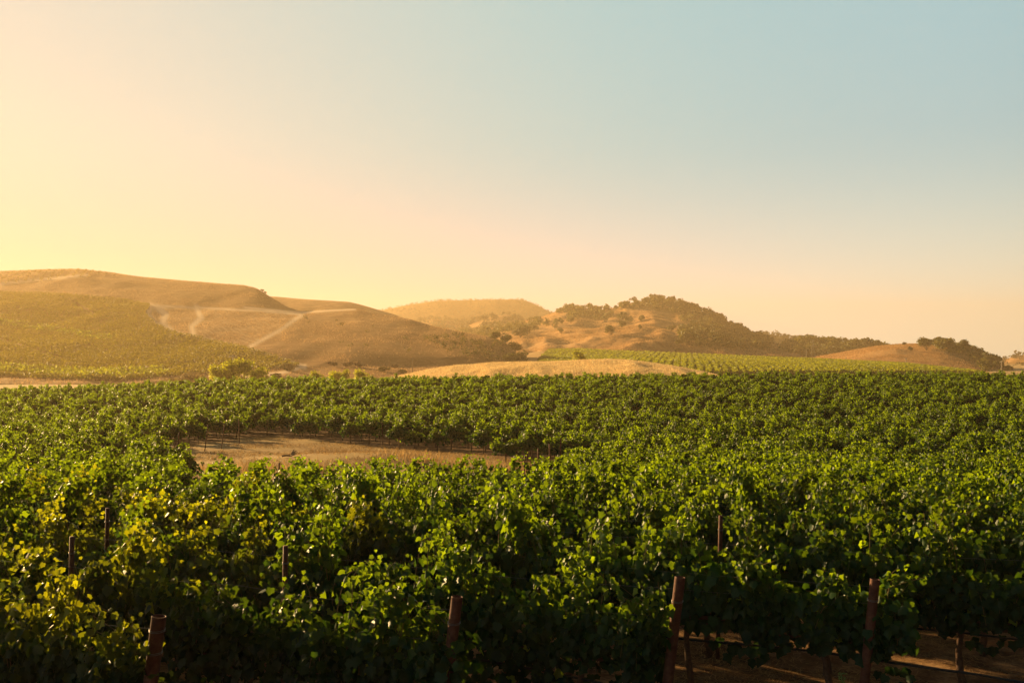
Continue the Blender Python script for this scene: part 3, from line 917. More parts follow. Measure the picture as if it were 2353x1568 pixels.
# ------------------------------------------------------------------ posts, wires, hoses
def pipe_post(name, base, top, rad, label, group, hollow=True, tie=None, seg=18):
    base, top = np.array(base, float), np.array(top, float)
    root = tag(obj(name, None, None, base), label, 'post', group)
    root.empty_display_size = .2
    d = top - base
    b = MB()
    t = np.linspace(-.12, 1, 7)[:, None]
    g = np.random.default_rng(int(abs(base[0]) * 977 + base[1] * 131))
    path = d * t
    if hollow:
        b.tube(path, rad, seg, cap=False)
        b.tube(np.array([path[-1], path[-1] * .8 + path[-2] * .2, path[-2]]), rad * .86, seg, cap=False)
        # rim ring closing the wall thickness
        un = d / np.linalg.norm(d)
        b.tube(np.array([path[-1] - un * .001, path[-1] + un * .004]), [rad, rad * .97], seg, cap=False)
        b.tube(np.array([path[-1] + un * .004, path[-1] + un * .0035, path[-1] - un * .002]), [rad * .97, rad * .88, rad * .86], seg, cap=False)
    else:
        b.tube(path, rad, seg, cap=True)
    obj('pipe', b.mesh('pipe', [M_RUST], True), root)
    for f_ in (tie or []):
        b = MB()
        th = np.linspace(0, 2 * math.pi, 20)
        c = d * f_
        for k_ in range(2):
            b.tube(np.stack([c[0] + (rad + .004) * np.cos(th), c[1] + (rad + .004) * np.sin(th), c[2] + .012 * k_ + .006 * np.sin(th)], -1), .0028, 5)
        obj('wire_tie', b.mesh('wire_tie', [M_WIRE], True), root)
    return root


ENDS = [(365, 1415, 8.26, .060, 'thick rusty pipe post with an open hollow top at lower left'),
        (1050, 1370, 8.94, .052, 'dark rusty post half hidden by leaves at lower centre'),
        (1562, 1325, 9.74, .052, 'sunlit bare rusty post with hollow top, standing clear right of centre'),
        (2010, 1330, 10.3, .050, 'dark rusty post among leaves at lower right with the hose at its foot')]
end_pts = []
for px_, py_, Y_, rad_, lab_ in ENDS:
    top = at(px_, py_, Y_)
    lean = np.array([.20, 0.02, 0]) if px_ != 2010 else np.array([.16, 0, 0])
    bs = np.array([top[0] - lean[0], top[1] - lean[1], float(gz(top[0], top[1]))])
    pipe_post('trellis_post', bs, top, rad_, lab_, 'rusty end posts of the vine rows', True, [.82, .93] if px_ < 400 else [.86])
    end_pts.append((bs, top))

LINEP = [(645, 1262, 'slim dark post standing in a gap of the third row, left of centre'),
         (145, 1240, 'slim dark post near the left edge among backlit leaves'),
         (232, 1172, 'slim post top poking out of the leaves, upper left of the near rows'),
         (1664, 1190, 'thin post in a farther row behind the sunlit rusty post'),
         (2341, 1095, 'reddish post cut by the right edge of the view')]
for px_, py_, lab_ in LINEP:
    Y_ = 2.02 * FPX / (py_ - HY)
    for _ in range(3):
        zg = float(gz((px_ - HX) / FPX * Y_, Y_))
        Y_ = (CAMZ - zg - 1.83) * FPX / (py_ - HY)
    top = at(px_, py_, Y_)
    pipe_post('trellis_post', (top[0] - .04, top[1] + .22, zg), top + [0, .22, 0], .027, lab_, 'slim posts inside the near rows', False, [.9], 10)

CLP = [(610, 1045, 40, 1.5, 'short dark post at the near edge of the dry clearing, left one of two'), (641, 1040, 38, 1.7, 'tall dark post at the near edge of the dry clearing, right one of two'),
       (1176, 1058, 41, 1.6, 'first of the posts in line at the right tip of the clearing'), (1206, 1052, 43, 1.7, 'second of the posts in line at the right tip of the clearing'),
       (1236, 1044, 46, 1.8, 'third of the posts in line at the right tip of the clearing'), (1262, 1036, 49, 1.8, 'fourth of the posts in line at the right tip of the clearing'),
       (1288, 1025, 52, 1.9, 'last of the posts in line at the right tip of the clearing'),
       (412, 1012, 56, 1.9, 'leftmost leaning post at the left end of the clearing'), (478, 990, 62, 2.0, 'post leaning right at the left end of the clearing'),
       (516, 985, 64, 1.9, 'reddish leaning post beside the pale stake of the clearing'), (548, 980, 68, 2.0, 'straight post right of the leaning ones at the clearing'),
       (676, 985, 75, 1.9, 'tall reddish post at the far edge of the clearing'), (878, 985, 66, 1.8, 'post in front of the vines at the middle of the far clearing edge'),
       (2274, 920, 80, 2.0, 'reddish post on the green slope near the right edge'), (2107, 915, 82, 2.0, 'reddish post among vines on the right slope, left one')]
for k_, (px_, py_, Y_, h_, lab_) in enumerate(CLP):
    x_ = (px_ - HX) / FPX * Y_
    zg = float(gz(x_, Y_))
    g = np.random.default_rng(k_)
    top = np.array([x_, Y_, zg + h_ * .86])
    pipe_post('vineyard_post', (x_ - (.22 if 7 <= k_ <= 9 else g.normal(0, .05)), Y_, zg), top, .034, lab_, 'posts around the dry clearing', False, None, 8)


def wire(name, label, cat, group, pts, rad, mat, seg=5):
    b = MB()
    b.tube(pts, rad, seg)
    return tag(obj(name, b.mesh(name, [mat], True)), label, cat, group)


for r in range(0, 9):
    for hgt, hn in ((1.28, 'lower'), (1.56, 'upper')):
        p = ROW0 + ROWD * r
        e = row_end(r)
        if r < 4:
            bs, top = end_pts[r]
            f_ = hgt / (top[2] - bs[2])
            e0 = (bs + (top - bs) * min(f_, .95))
        else:
            q_ = row_xy(r, min(e, p * .75)); e0 = np.array([q_[0], q_[1], float(gz(*q_)) + hgt])
        t = np.linspace(0, 1, 40)
        q2 = row_xy(r, -p * 1.1 - 3)
        far_ = np.array([q2[0], q2[1], float(gz(*q2)) + hgt])
        P = e0 + (far_ - e0) * t[:, None]
        P[:, 2] -= .035 * np.abs(np.sin(t * math.pi * 3))
        wire('trellis_wire', '%s thin steel wire strung along the %s vine row from the front' % (hn, ORD[r]), 'wire', 'trellis wires of the near rows', P, .0013, M_WIRE)

for r, s0, s1, z0, lab in ((3, -10.5, 2.2, .66, 'black irrigation hose running from the foot of the lower right post'), (4, -12, 5, .66, 'black irrigation hose under the vines at the right edge'),
                           (2, -12, -2.5, .62, 'black irrigation hose low in the third vine row')):
    t = np.linspace(0, 1, 60)
    q0, q1 = row_xy(r, s0), row_xy(r, s1)
    P = np.stack([q0[0] + (q1[0] - q0[0]) * t, q0[1] + (q1[1] - q0[1]) * t, 0 * t], -1)
    P[:, 2] = gz(P[:, 0], P[:, 1]) + z0 - .03 * np.abs(np.sin(t * 9)) - .12 * np.clip((t - .83) * 6, 0, 1)
    wire('drip_hose', lab, 'hose', 'black drip hoses', P, .013, M_HOSE, 8)

# grape clusters hanging in the right-hand rows
gb = MB()
gg = np.random.default_rng(3)
_ico = []
for la in (-.9, -.45, 0, .45, .9):
    for lo in range(6):
        _ico.append((math.cos(la * 1.5) * math.cos(lo * 1.047), math.cos(la * 1.5) * math.sin(lo * 1.047), math.sin(la * 1.5)))
ico = np.array(_ico)
q = np.array([(a * 6 + c, a * 6 + (c + 1) % 6, a * 6 + 6 + (c + 1) % 6, a * 6 + 6 + c) for a in range(4) for c in range(6)])
for k_ in range(46):
    tt = gg.random()
    rr = .042 * (1 - tt * .75)
    a_ = gg.uniform(0, 6.28)
    gb.add(ico * .0088 + [math.cos(a_) * rr, math.sin(a_) * rr, -.16 * tt], [q])
GRAPES = gb.mesh('grape_cluster', [M_GRAPE], True)
for r, k_, off in ((3, 0, (.2, -.3, .62)), (3, 1, (-.3, .3, .7)), (4, 1, (.3, -.28, .66)), (2, 1, (.1, -.3, .72))):
    if r in by_row and len(by_row[r]) > k_:
        i_ = by_row[r][k_]
        rt = [o for o in bpy.data.objects if o.name.startswith('grapevine') and abs(o.location.x - CA[i_, 0]) < 1e-3 and abs(o.location.y - CA[i_, 1]) < 1e-3][0]
        obj('grape_cluster', GRAPES, rt, off)


# ------------------------------------------------------------------ straw, dry grass, brush
def grass(name, label, X, Y, hmin, hmax, wid, mat, lay=0.0, seed=0, kind='stuff', zf=gz):
    g = np.random.default_rng(seed)
    n = len(X)
    Z = zf(X, Y)
    h = g.uniform(hmin, hmax, n)
    az = g.uniform(0, 6.283, n)
    ln = g.uniform(.1, .6, n) + lay
    d = np.stack([np.cos(az) * ln, np.sin(az) * ln, np.clip(1 - lay * .9, .06, 1) * np.ones(n)], -1)
    d /= np.linalg.norm(d, axis=1)[:, None]
    s_ = np.stack([-np.sin(az), np.cos(az), 0 * az], -1) * wid
    B = np.stack([X, Y, Z], -1) + np.array([0, 0, .004])
    mid_ = B + d * h[:, None] * .55
    tip = B + d * h[:, None] + np.stack([np.cos(az), np.sin(az), -.3 * np.ones(n)], -1) * (h * .25)[:, None]
    V = np.stack([B - s_, B + s_, mid_ - s_ * .7, mid_ + s_ * .7, tip], 1).reshape(-1, 3)
    o_ = (np.arange(n) * 5)[:, None]
    q4 = np.array([[0, 1, 3, 2]]) + o_; q3 = np.array([[2, 3, 4]]) + o_
    val = np.repeat(g.random(n), 5)
    return tag(obj(name, mesh_from(name, V, [q3, q4], [mat], None, {'leaf': val})), label, 'grass', kind=kind)


g = np.random.default_rng(77)
n = 130000
yy = g.uniform(6.5, 24, n); xx = g.uniform(-.58, .6, n) * yy
kk = fbm(xx * 1.1, yy * 1.1, 8) + g.normal(0, .06, n) > .46
grass('straw_litter', 'dry straw litter scattered over the soil under the front vines', xx[kk], yy[kk], .06, .22, .0035, M_STRAW, lay=1.3, seed=1)
n = 52000
xx = g.uniform(-23, 3, n); yy = g.uniform(36, 78, n)
ins = inside(CLEAR, np.stack([xx, yy], -1))
dens = fbm(xx * .35, yy * .35, 11) + g.normal(0, .05, n)
kk = ins & (dens > .42)
grass('dry_grass', 'short dry tan grass covering the clearing in the vineyard', xx[kk], yy[kk], .08, .32, .016, M_STRAW, lay=.5, seed=2)
n = 1500
cx, cy = np.array([-5.0, -3.6, -10.5, -14.5, -1.2])[g.integers(0, 5, n)], 0
cc = {-5.0: 53.5, -3.6: 52, -10.5: 50, -14.5: 50, -1.2: 50.5}
cy = np.array([cc[c] for c in cx])
grass('tall_grass', 'tall golden grass tufts standing in the clearing', cx + g.normal(0, 1.3, n), cy + g.normal(0, .8, n), .25, .7, .012, M_STRAW, lay=0, seed=3)
n = 130000
Pm, Qm = mound.sample(n, 5)
zmap = Pm[:, 2].copy()
grass('mound_grass', 'tall golden grass covering the low mound behind the vineyard crest', Pm[:, 0], Pm[:, 1], .3, .75, .05, M_PALEGRASS, lay=.25, seed=4, zf=lambda X, Y: zmap - .05)


# ------------------------------------------------------------------ trees
def crown_points(g, n, R, H, base, lobes=9, flat=.75):
    """points in a lumpy crown; returns points and outward directions"""
    lc = []
    for k_ in range(lobes):
        a = g.uniform(0, 6.283); rr = R * g.uniform(.15, .72)
        zz = base + H * g.uniform(.22, .82)
        lc.append((math.cos(a) * rr, math.sin(a) * rr, zz, R * g.uniform(.30, .52)))
    lc.append((0, 0, base + H * .62, R * .5))
    lc = np.array(lc)
    w = lc[:, 3] ** 2; w /= w.sum()
    k_ = g.choice(len(lc), n, p=w)
    d = g.normal(0, 1, (n, 3)); d /= np.linalg.norm(d, axis=1)[:, None]
    r = lc[k_, 3] * g.uniform(.62, 1.08, n)
    P = lc[k_, :3] + d * r[:, None] * [1, 1, flat]
    P[:, 2] = np.maximum(P[:, 2], base + g.uniform(-.02, .12, n) * H)
    return P, d


def crown_mesh(seed, n, R, H, base, size, mat, lobes=9, flat=.75, name='crown'):
    g = np.random.default_rng(seed)
    P, d = crown_points(g, n, R, H, base, lobes, flat)
    b = MB()
    N = d + g.normal(0, .5, (n, 3)) + [0, 0, .3]
    b.leaves(P, g.normal(0, 1, (n, 3)), N, g.uniform(.6, 1.25, n) * size, LEAF_FAR, np.clip(g.beta(2, 2, n), 0, 1))
    return b.mesh(name, [mat])


def tree_trunk(seed, R, H, base, rad):
    g = np.random.default_rng(seed)
    b = MB()
    b.tube([(0, 0, -.6), (g.normal(0, .05) * R, 0, base * .6), (g.normal(0, .06) * R, 0, base + H * .3), (0, 0, base + H * .6)], [rad * 1.25, rad, rad * .7, rad * .3], 7)
    for k_ in range(5):
        a = k_ * 1.3 + g.uniform(0, .6)
        e = np.array([math.cos(a) * R * .6, math.sin(a) * R * .6, base + H * g.uniform(.35, .65)])
        b.tube([(0, 0, base * .6), e * .5 + np.array([0, 0, base * .35]), e], [rad * .55, rad * .4, rad * .15], 5)
    return b.mesh('trunk', [M_WOOD], True)


# unit oaks: crown radius 1
OAKC = [crown_mesh(200 + k_, 420, 1.0, 1.15, .38, .17, M_OAK, 9) for k_ in range(6)]
OAKT = [tree_trunk(220 + k_, 1.0, 1.15, .38, .075) for k_ in range(6)]


def tree(name, label, cat, group, p, R, crown, trunk, sz=1.0, rz=0.0):
    root = tag(obj(name, None, None, p, rz, (R, R, R * sz)), label, cat, group)
    root.empty_display_size = .5
    obj('crown', crown, root)
    if trunk is not None:
        obj('trunk', trunk, root)
    return root


# single oaks: (hill, px, py of the foot, crown width in px, words)
OAKS = [(hillA, 1158, 790, 34, 'round dark oak at the foot of the left slope, left of the darker round one'),
        (hillA, 1187, 806, 38, 'darkest round oak where the left slope meets the valley road'),
        (hillA, 1135, 783, 30, 'low dark oak on the tail of the left slope'),
        (hillE, 1195, 776, 40, 'wide oak on the golden slope above the valley road'),
        (hillE, 1212, 768, 30, 'oak behind the wide one above the valley road'),
        (hillE, 1226, 760, 22, 'small lone oak left of the big shadowed gully'),
        (hillE, 1288, 765, 20, 'small faint oak in the middle of the shaded gully slope'),
        (hillE, 1312, 742, 26, 'oak on the knoll crest above the shaded gully'),
        (hillE, 1404, 770, 34, 'broad lone oak on the lower golden spur'),
        (hillE, 1430, 752, 26, 'low oak on the slope behind the lone spur oak'),
        (hillE, 1468, 755, 16, 'tiny round bush oak right of the spur oak'),
        (hillE, 1372, 738, 22, 'oak in the gully row under the ridge, left one'),
        (hillE, 1388, 740, 24, 'oak in the gully row under the ridge, middle one'),
        (hillE, 1402, 732, 28, 'tallest oak in the gully row under the ridge'),
        (hillE, 1425, 738, 34, 'wide oak at the right of the gully row under the ridge'),
        (hillE, 1444, 742, 26, 'oak ending the gully row beside the bare face'),
        (hillE, 1472, 738, 22, 'small oak alone at the left rim of the bare face'),
        (hillE, 1541, 762, 22, 'small oak alone on the bare golden face'),
        (hillE, 1556, 808, 18, 'small dark bush at the foot of the wooded peak'),
        (hillE, 1582, 790, 48, 'large oak at the lower left edge of the wooded peak'),
        (hillE, 1562, 795, 26, 'oak left of the large one under the wooded peak'),
        (hillE, 1432, 708, 16, 'small ridge oak left of the wooded peak'),
        (hillE, 1418, 711, 14, 'tiny ridge bush between the ridge grove and the peak'),
        (hillF, 1995, 806, 46, 'tall open oak ending the low wooded ridge on the right'),
        (hillF, 1968, 806, 34, 'oak next to the tall one on the low wooded ridge'),
        (hillF, 1868, 826, 34, 'pale oak in front of the low wooded ridge'),
        (hillF, 1836, 820, 40, 'olive oak at the left front of the low wooded ridge'),
        (hillG, 1912, 838, 22, 'dark round bush beside a bare one before the right grassy hill'),
        (hillG, 1897, 840, 22, 'reddish bush left of the dark round one before the right grassy hill'),
        (hillG, 2126, 805, 44, 'dense oak at the left of the grove topping the right grassy hill'),
        (hillG, 2160, 800, 38, 'oak in the middle of the grove topping the right grassy hill'),
        (hillG, 2182, 803, 36, 'second oak from the right in the hilltop grove'),
        (hillG, 2206, 808, 40, 'large round oak ending the hilltop grove'),
        (hillG, 2234, 820, 34, 'oak on the falling shoulder right of the hilltop grove'),
        (hillG, 2254, 828, 36, 'oak lower on the falling shoulder right of the grove'),
        (hillG, 2275, 840, 38, 'oak low on the falling shoulder, near the foot'),
        (hillG, 2292, 848, 32, 'dark oak at the foot of the falling shoulder'),
        (hillG, 2260, 857, 46, 'yellowish broad oak standing on the flat before the right hill'),
        (hillG, 2318, 856, 26, 'oak beside the pole near the right edge'),
        (hillG, 2078, 793, 12, 'tiny bush on the bare crest of the right grassy hill'),
        (hillG, 2092, 806, 16, 'small bush below the hilltop grove'),
        (hillA, 603, 668, 10, 'tiny bush on the left ridge, upper one'), (hillA, 612, 675, 9, 'tiny bush on the left ridge, lower one'),
        (hillA, 1195, 836, 44, 'reddish brush oak at the end of the left slope'), (hillA, 1165, 838, 40, 'dark brushy oak low on the left slope end')]
for k_, (hl, px_, py_, w_, lab_) in enumerate(OAKS):
    p = hl.nearest(px_, py_)
    R = w_ / 2 / FPX * p[1]
    red = 'reddish' in lab_
    tree('oak_tree', lab_, 'tree', 'single oaks on the far hills', p - [0, 0, R * .12], R, OAKC[k_ % 6], OAKT[k_ % 6], .92, k_ * 1.7)

# olive and reddish shrubs at the foot of the left hill
SHC = [crown_mesh(260 + k_, 300, 1.0, 1.1, .02, .2, M_SHRUB, 6) for k_ in range(2)]
for k_, (px_, py_, w_, lab_) in enumerate([(767, 842, 26, 'dark red round shrub at the foot of the left hill, leftmost of its row'), (791, 842, 24, 'dark red shrub at the foot of the left hill, second from left'),
                                           (805, 842, 26, 'dark red shrub at the foot of the left hill, third from left'), (824, 843, 26, 'dark red shrub at the foot of the left hill, last of the four'),
                                           (905, 847, 24, 'dark red shrub standing alone left of the thin pole')]):
    p = hillA.nearest(px_, py_); R = w_ / 2 / FPX * p[1]
    tree('red_shrub', lab_, 'shrub', 'dark red shrubs below the left hill', p, R, SHC[k_ % 2], None, .75, k_)
GBC = [crown_mesh(270 + k_, 260, 1.0, 1.0, .0, .2, M_GREENBRUSH, 7) for k_ in range(2)]
for k_, (px_, py_, w_, lab_) in enumerate([(655, 850, 60, 'olive brush bush by the track below the left hill'), (600, 864, 44, 'olive bush right behind the tall yellow poplars'), (640, 868, 40, 'olive bush between the two groups of yellow poplars'),
                                           (925, 858, 34, 'olive bush just left of the golden mound'), (880, 852, 40, 'low olive bush behind the small yellow poplars')]):
    p = hillA.nearest(px_, py_); R = w_ / 2 / FPX * p[1]
    tree('brush_bush', lab_, 'bush', 'olive bushes along the track', p, R, GBC[k_ % 2], None, .55, k_)
BRC = crown_mesh(280, 500, 1.0, .8, .0, .12, M_BRUSH, 9)
for k_, (px_, py_, w_, lab_) in enumerate([(430, 878, 70, 'pale dry brush left of the tall yellow poplars'), (462, 876, 50, 'pale dry brush touching the yellow poplars'), (398, 880, 44, 'pale dry brush at the left of its clump')]):
    p = hillA.nearest(px_, py_); R = w_ / 2 / FPX * p[1]
    tree('dry_brush', lab_, 'bush', 'pale dry brush by the track', p, R, BRC, None, .7, k_ * 2)

# poplars just behind the vineyard crest
COTC = [crown_mesh(300 + k_, 1500, 1.0, 2.3, .5, .11, M_COTTON, 12, 1.0) for k_ in range(3)]
COTT = [tree_trunk(310 + k_, .8, 2.0, .6, .07) for k_ in range(3)]
for k_, (px_, ptop, w_, lab_) in enumerate([(522, 822, 72, 'tallest yellow-green tree behind the crest, left of the twin crowns'), (496, 836, 52, 'low left skirt tree of the yellow-green clump'),
                                            (560, 824, 60, 'yellow-green tree with pointed crown, middle of the clump'), (594, 838, 52, 'lower yellow-green tree at the right of the clump'),
                                            (726, 850, 46, 'yellow-green tree top alone right of the big clump'), (772, 852, 38, 'small yellow-green tree top, left of the group of three'),
                                            (792, 844, 26, 'narrow yellow-green tree top, middle of the group of three'), (828, 846, 52, 'wide yellow-green tree top, right of the group of three')]):
    Y_ = 232.0
    top = at(px_, ptop, Y_)
    zg = float(gz(top[0], Y_))
    R = w_ / 2 / FPX * Y_
    hh = top[2] - zg
    tree('poplar_tree', lab_, 'tree', 'yellow-green trees behind the crest', (top[0], Y_, zg), R, COTC[k_ % 3], COTT[k_ % 3], hh / (2.72 * R), k_ * 2.1)
p = at(1330, 832, 330)
tree('poplar_tree', 'yellow-green bush beside the striped far vineyard rows', 'tree', 'yellow-green trees behind the crest', (p[0], 330, float(p[2]) - 1.0), 3.2, COTC[1], COTT[1], .6, 1)


# woods that read as one mass
def wood(name, label, spec, mat=M_OAK, per=70, seed=0):
    """spec: list of (loft, polygon in picture outline, count, crown size in m)"""
    g = np.random.default_rng(seed)
    b = MB()
    for lf, poly, cnt, R in spec:
        Pt, Q = lf.sample(cnt * 14, seed + 3)
        if poly is not None:
            m_ = inside(poly, Q); Pt = Pt[m_]
        Pt = Pt[:cnt]
        for p in Pt:
            r = R * g.uniform(.65, 1.3)
            P, d = crown_points(g, per, r, r * 1.25, r * .12, 5)
            b.leaves(P + p - [0, 0, r * .2], g.normal(0, 1, (per, 3)), d + g.normal(0, .5, (per, 3)) + [0, 0, .3], g.uniform(.6, 1.2, per) * r * .27, LEAF_FAR, g.beta(2, 2, per) * .7 + g.uniform(0, .3))
    return tag(obj(name, b.mesh(name, [mat])), label, 'wood', kind='stuff')


wood('oak_wood', 'dark oak wood covering the peak and right flank of the right hill', [(hillE, E_WOOD, 430, 4.6)], seed=1, per=110)
wood('oak_wood', 'oak grove along the ridge left of the wooded peak',
     [(hillE, [(1278, 722), (1285, 706), (1395, 706), (1398, 722), (1350, 732), (1300, 735)], 90, 5.0)], seed=2, per=80)
wood('oak_wood', 'loose oaks on the shaded slope above the valley road',
     [(hillE, [(1030, 775), (1100, 752), (1180, 742), (1250, 735), (1300, 735), (1280, 752), (1220, 765), (1150, 775), (1090, 790)], 130, 4.8)], seed=3, per=70)
wood('oak_wood', 'oak wood covering the low ridge right of the wooded peak', [(hillF, [(1780, 826), (1800, 795), (1830, 780), (1900, 782), (1960, 790), (2040, 800), (2010, 812), (1940, 815), (1880, 826)], 230, 5.0)], seed=4, per=70)
wood('oak_wood', 'oaks crowding the crest and right shoulder of the grassy hill on the right',
     [(hillG, [(2118, 806), (2125, 788), (2170, 786), (2215, 800), (2250, 815), (2290, 838), (2300, 850), (2270, 848), (2240, 826), (2200, 812)], 46, 4.6)], seed=14, per=90)
wood('oak_wood', 'oak wood covering the small knoll before the flat-topped hill', [(hillD2, None, 240, 5.5)], M_WOODF, seed=5, per=50)
wood('oak_wood', 'hazy wooded knoll at the foot of the flat-topped hill', [(hillD, None, 240, 5.5)], M_WOODF, seed=6, per=40)
wood('far_wood', 'hazy wood covering the far flat-topped hill', [(hillMesa, None, 1800, 2.8)], M_WOODF, seed=7, per=22)
wood('far_wood', 'hazy wood on the ridge between the peak and the low ridge', [(hillI, None, 300, 6.0)], M_WOODF, seed=8, per=30)
wood('far_wood', 'wood on the far hill at the right edge', [(hillH, None, 330, 6.5)], M_WOODF, seed=9, per=36)
wood('scrub', 'dark scrub patches on the tail of the left slope', [(hillA, [(960, 776), (1060, 772), (1140, 786), (1185, 800), (1215, 838), (1120, 832), (1020, 808)], 420, 2.2),
                                                                   (hillA, [(690, 720), (960, 760), (1000, 830), (860, 838), (700, 760)], 26, 1.8)], M_GREENBRUSH, seed=10, per=24)


# far vineyard blocks: rows of low leafy tufts
def tufts(name, label, Pt, size, mat, per=6, seed=0, hgt=1.5):
    g = np.random.default_rng(seed)
    n = len(Pt)
    C = np.repeat(Pt, per, 0) + np.stack([g.normal(0, .35, n * per), g.normal(0, .35, n * per), g.uniform(.3, hgt, n * per)], -1)
    b = MB()
    b.leaves(C, g.normal(0, 1, (n * per, 3)), np.stack([g.normal(0, .6, n * per), g.normal(-.3, .6, n * per), g.uniform(.2, 1, n * per)], -1), g.uniform(.6, 1.2, n * per) * size, LEAF_FAR,
             np.repeat(g.beta(2, 2, n), per))
    return tag(obj(name, b.mesh(name, [mat])), label, 'vineyard', kind='stuff')


# left hill block, rows following the slope
Pt, Q = hillA.sample(520000, 31)
rowc = (Pt[:, 0] * .5 + Pt[:, 1] * .87) / 2.6
keep = inside(L_VINE, Q) & (np.abs(rowc - np.round(rowc)) < .26) & (Q[:, 0] > -150)
keep &= ~(seg_dist(Q, [(0, 780), (60, 800), (160, 832)]) < 2.5) & ~(seg_dist(Q, [(175, 700), (215, 722)]) < 3)
tufts('hillside_vineyard', 'hazy green vineyard block covering the lower left hillside', Pt[keep], .40, M_FIELDVINE, 5, 1)
# strip catching the sun, put in as taller, paler vines across the block, and the bigger vines at its lower edge
strip = (seg_dist(Q, [(-40, 738), (60, 752), (130, 762), (250, 782)]) < 7) & inside(L_VINE, Q) & (Q[:, 0] > -150)
tufts('hillside_vineyard', 'sunlit strip of brighter-tinted vines crossing the left hillside block', Pt[strip & (np.random.default_rng(2).random(len(Pt)) < .16)], .6, M_VALLEYVINE, 4, 5, 2.0)
edge = (seg_dist(Q, [(-60, 852), (0, 854), (130, 862), (270, 866), (380, 858)]) < 9) & inside(L_VINE, Q) & (Q[:, 0] > -150)
tufts('hillside_vineyard', 'row of larger green vines along the lower edge of the left hillside block', Pt[edge & (np.random.default_rng(3).random(len(Pt)) < .2)], .6, M_VALLEYVINE, 5, 6, 2.2)
# upper corner block on the left ridge
Pt, Q = hillA.sample(60000, 32)
rowc = (Pt[:, 0] * .94 + Pt[:, 1] * .34) / 5.0
keep = inside([(-200, 634), (0, 624), (180, 619), (280, 632), (160, 640), (0, 652), (-200, 662)], Q) & (np.abs(rowc - np.round(rowc)) < .2)
tufts('ridge_vineyard', 'sparse brown vineyard rows at the top of the left ridge', Pt[keep], .8, M_BRUSH, 2, 2, 1.2)

# valley field: rows running away from the camera
Pt, Q = fieldJ.sample(330000, 33)
rowc = (Pt[:, 0] * .985 - Pt[:, 1] * .17) / 2.9
keep = inside(FIELD, Q) & (np.abs(rowc - np.round(rowc)) < .17)
keep &= ~(seg_dist(Q, [(1250, 822), (1400, 818), (1500, 826)]) < .0)
tufts('valley_vineyard', 'striped green vineyard field in the valley before the right hills', Pt[keep], .8, M_VALLEYVINE, 5, 3, 1.7)


# dry grass standing on the slopes
for hl, nn, lab_, sd_, h0, w0 in ((hillA, 150000, 'dry grass standing on the left hill', 41, .45, .09), (hillE, 170000, 'dry grass standing on the hill with the wooded peak', 42, .6, .14),
                                  (hillG, 70000, 'dry grass standing on the right grassy hill', 43, .5, .10)):
    Pt, Q = hl.sample(nn, sd_)
    kk = fbm(Pt[:, 0] * .03, Pt[:, 1] * .05, sd_) + np.random.default_rng(sd_).normal(0, .1, nn) > .42
    if hl is hillA:
        kk &= ~inside(L_VINE, Q)
        for ln, w_ in L_TRACKS:
            kk &= seg_dist(Q, ln) > w_ * .8
    Pt = Pt[kk]
    o = grass('hill_grass', lab_, Pt[:, 0], Pt[:, 1], h0, h0 * 2, w0, M_TUSSOCK, lay=.2, seed=sd_, zf=lambda X, Y: Pt[:, 2] - .05)


# ------------------------------------------------------------------ poles and the pylon
def pole(name, label, px_, ptop, pbot, Y_, rad, mat, arm=0.0, group='utility poles in the valley', extra=False):
    top = at(px_, ptop, Y_); bot = at(px_, pbot, Y_)
    root = tag(obj(name, None, None, bot), label, 'pole', group)
    h = top[2] - bot[2]
    b = MB(); b.tube([(0, 0, -1.0), (0, 0, h * .5), (0, 0, h)], [rad * 1.15, rad, rad * .8], 8)
    obj('mast', b.mesh('mast', [mat], True), root)
    if arm:
        b = MB(); b.box((0, 0, h * .9), (arm, rad * .7, rad * .7))
        for s_ in (-.9, -.4, .4, .9):
            b.tube([(s_ * arm, 0, h * .9), (s_ * arm, 0, h * .9 + .35)], rad * .5, 6)
        obj('crossarm', b.mesh('crossarm', [mat]), root)
    if extra:
        b = MB(); b.tube([(rad * 2.4, 0, h * .62), (rad * 2.4, 0, h * .74)], rad * 1.7, 10)
        obj('transformer', b.mesh('transformer', [mat], True), root)
    return root


pole('utility_pole', 'pale pole with crossarm rising behind the yellow poplars', 535, 814, 862, 260, .16, M_PALEPOLE, 1.0, extra=True)
pole('utility_pole', 'thin dark pole at the foot of the left slope, left of the mound', 948, 822, 851, 360, .14, M_WOOD)
pole('utility_pole', 'thin pale pole before the shaded foot of the right grassy hill', 2081, 822, 848, 470, .15, M_PALEPOLE, .6)
pole('utility_pole', 'pale pole near the right edge beside the foot oaks', 2300, 828, 858, 480, .16, M_PALEPOLE, .7)
pole('utility_pole', 'faint pole between the pylon and the wooded peak', 1852, 803, 828, 560, .14, M_PALEPOLE)
pole('utility_pole', 'faint pole at the far side of the striped vineyard', 1943, 818, 838, 540, .14, M_PALEPOLE)

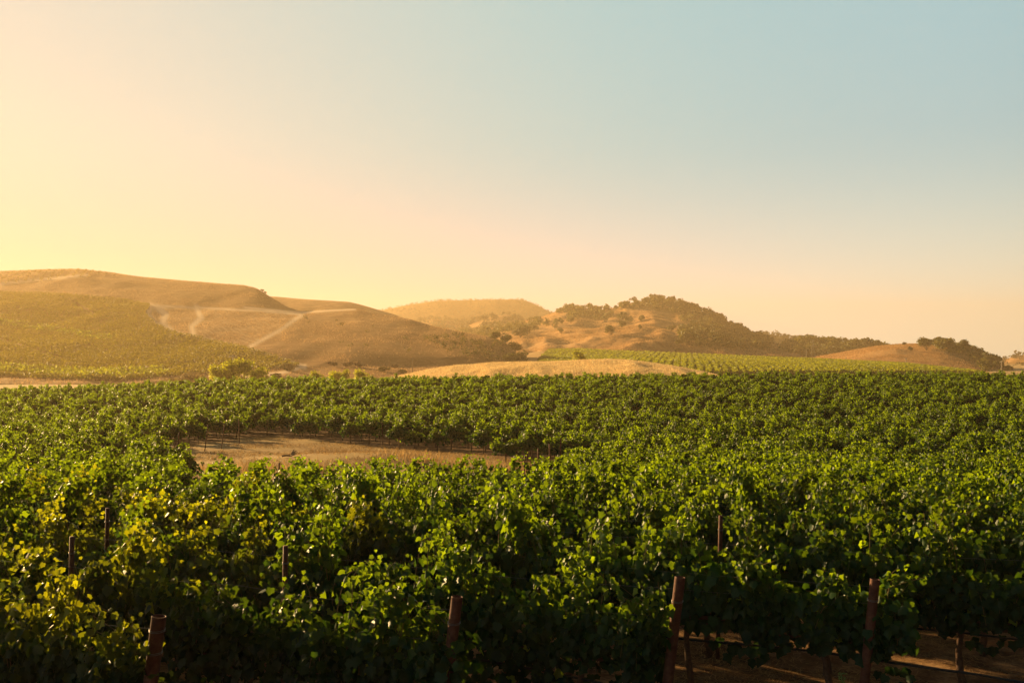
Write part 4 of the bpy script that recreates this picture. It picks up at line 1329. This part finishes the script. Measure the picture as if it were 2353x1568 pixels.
pb_, pt_ = at(1867, 831, 560), at(1867, 780, 560)
root = tag(obj('lattice_pylon', None, None, pb_), 'faint steel lattice pylon in front of the low wooded ridge', 'pylon')
H_ = pt_[2] - pb_[2]
b = MB()
lv = np.linspace(0, 1, 7)
wd = np.interp(lv, [0, .55, 1], [1.9, .6, .25])
cor = [(-1, -1), (1, -1), (1, 1), (-1, 1)]
for c in cor:
    b.tube([(c[0] * w_, c[1] * w_, H_ * t_) for w_, t_ in zip(wd, lv)], .055, 4)
for a_ in range(6):
    for k_ in range(4):
        c0, c1 = cor[k_], cor[(k_ + 1) % 4]
        b.tube([(c0[0] * wd[a_], c0[1] * wd[a_], H_ * lv[a_]), (c1[0] * wd[a_ + 1], c1[1] * wd[a_ + 1], H_ * lv[a_ + 1])], .03, 4)
obj('tower', b.mesh('tower', [M_PALEPOLE]), root)
for z_, w_ in ((.72, 2.2), (.86, 1.9), (.98, 1.4)):
    b = MB(); b.box((0, 0, H_ * z_), (w_, .05, .06)); obj('crossarm', b.mesh('crossarm', [M_PALEPOLE]), root)

# fallen branch lying in the clearing
b = MB()
for k_ in range(5):
    a_ = k_ * .5 - .8
    b.tube([(0, 0, .06), (math.cos(a_) * .2, math.sin(a_) * .3, .12 + .05 * k_), (math.cos(a_) * .4, math.sin(a_) * .3, .12 + .07 * k_)], [.05, .035, .012], 6)
b.tube([(-.5, 0, .05), (-.25, .05, .08), (0, 0, .06)], [.06, .06, .05], 6)
Yb = 55.0; xb = (668 - HX) / FPX * Yb
tag(obj('fallen_branch', b.mesh('fallen_branch', [M_WOOD], True), None, (xb, Yb, float(gz(xb, Yb)))), 'brown fallen branch lying on the dry grass clearing', 'branch')

# ------------------------------------------------------------------ haze
HAZE = 0.00029
hb = MB()
hb.box((0, 1350, 85), (2600, 2050, 100))
m, n_, l_ = new_mat('haze')
out = n_.new('ShaderNodeOutputMaterial')
pv = n_.new('ShaderNodeVolumePrincipled')
pv.inputs['Color'].default_value = (1.0, 0.745, 0.46, 1)
pv.inputs['Density'].default_value = HAZE
pv.inputs['Anisotropy'].default_value = 0.36
l_.new(pv.outputs[0], out.inputs['Volume'])
tag(obj('haze', hb.mesh('haze', [m])), 'warm evening haze over the valley', 'haze', kind='stuff')
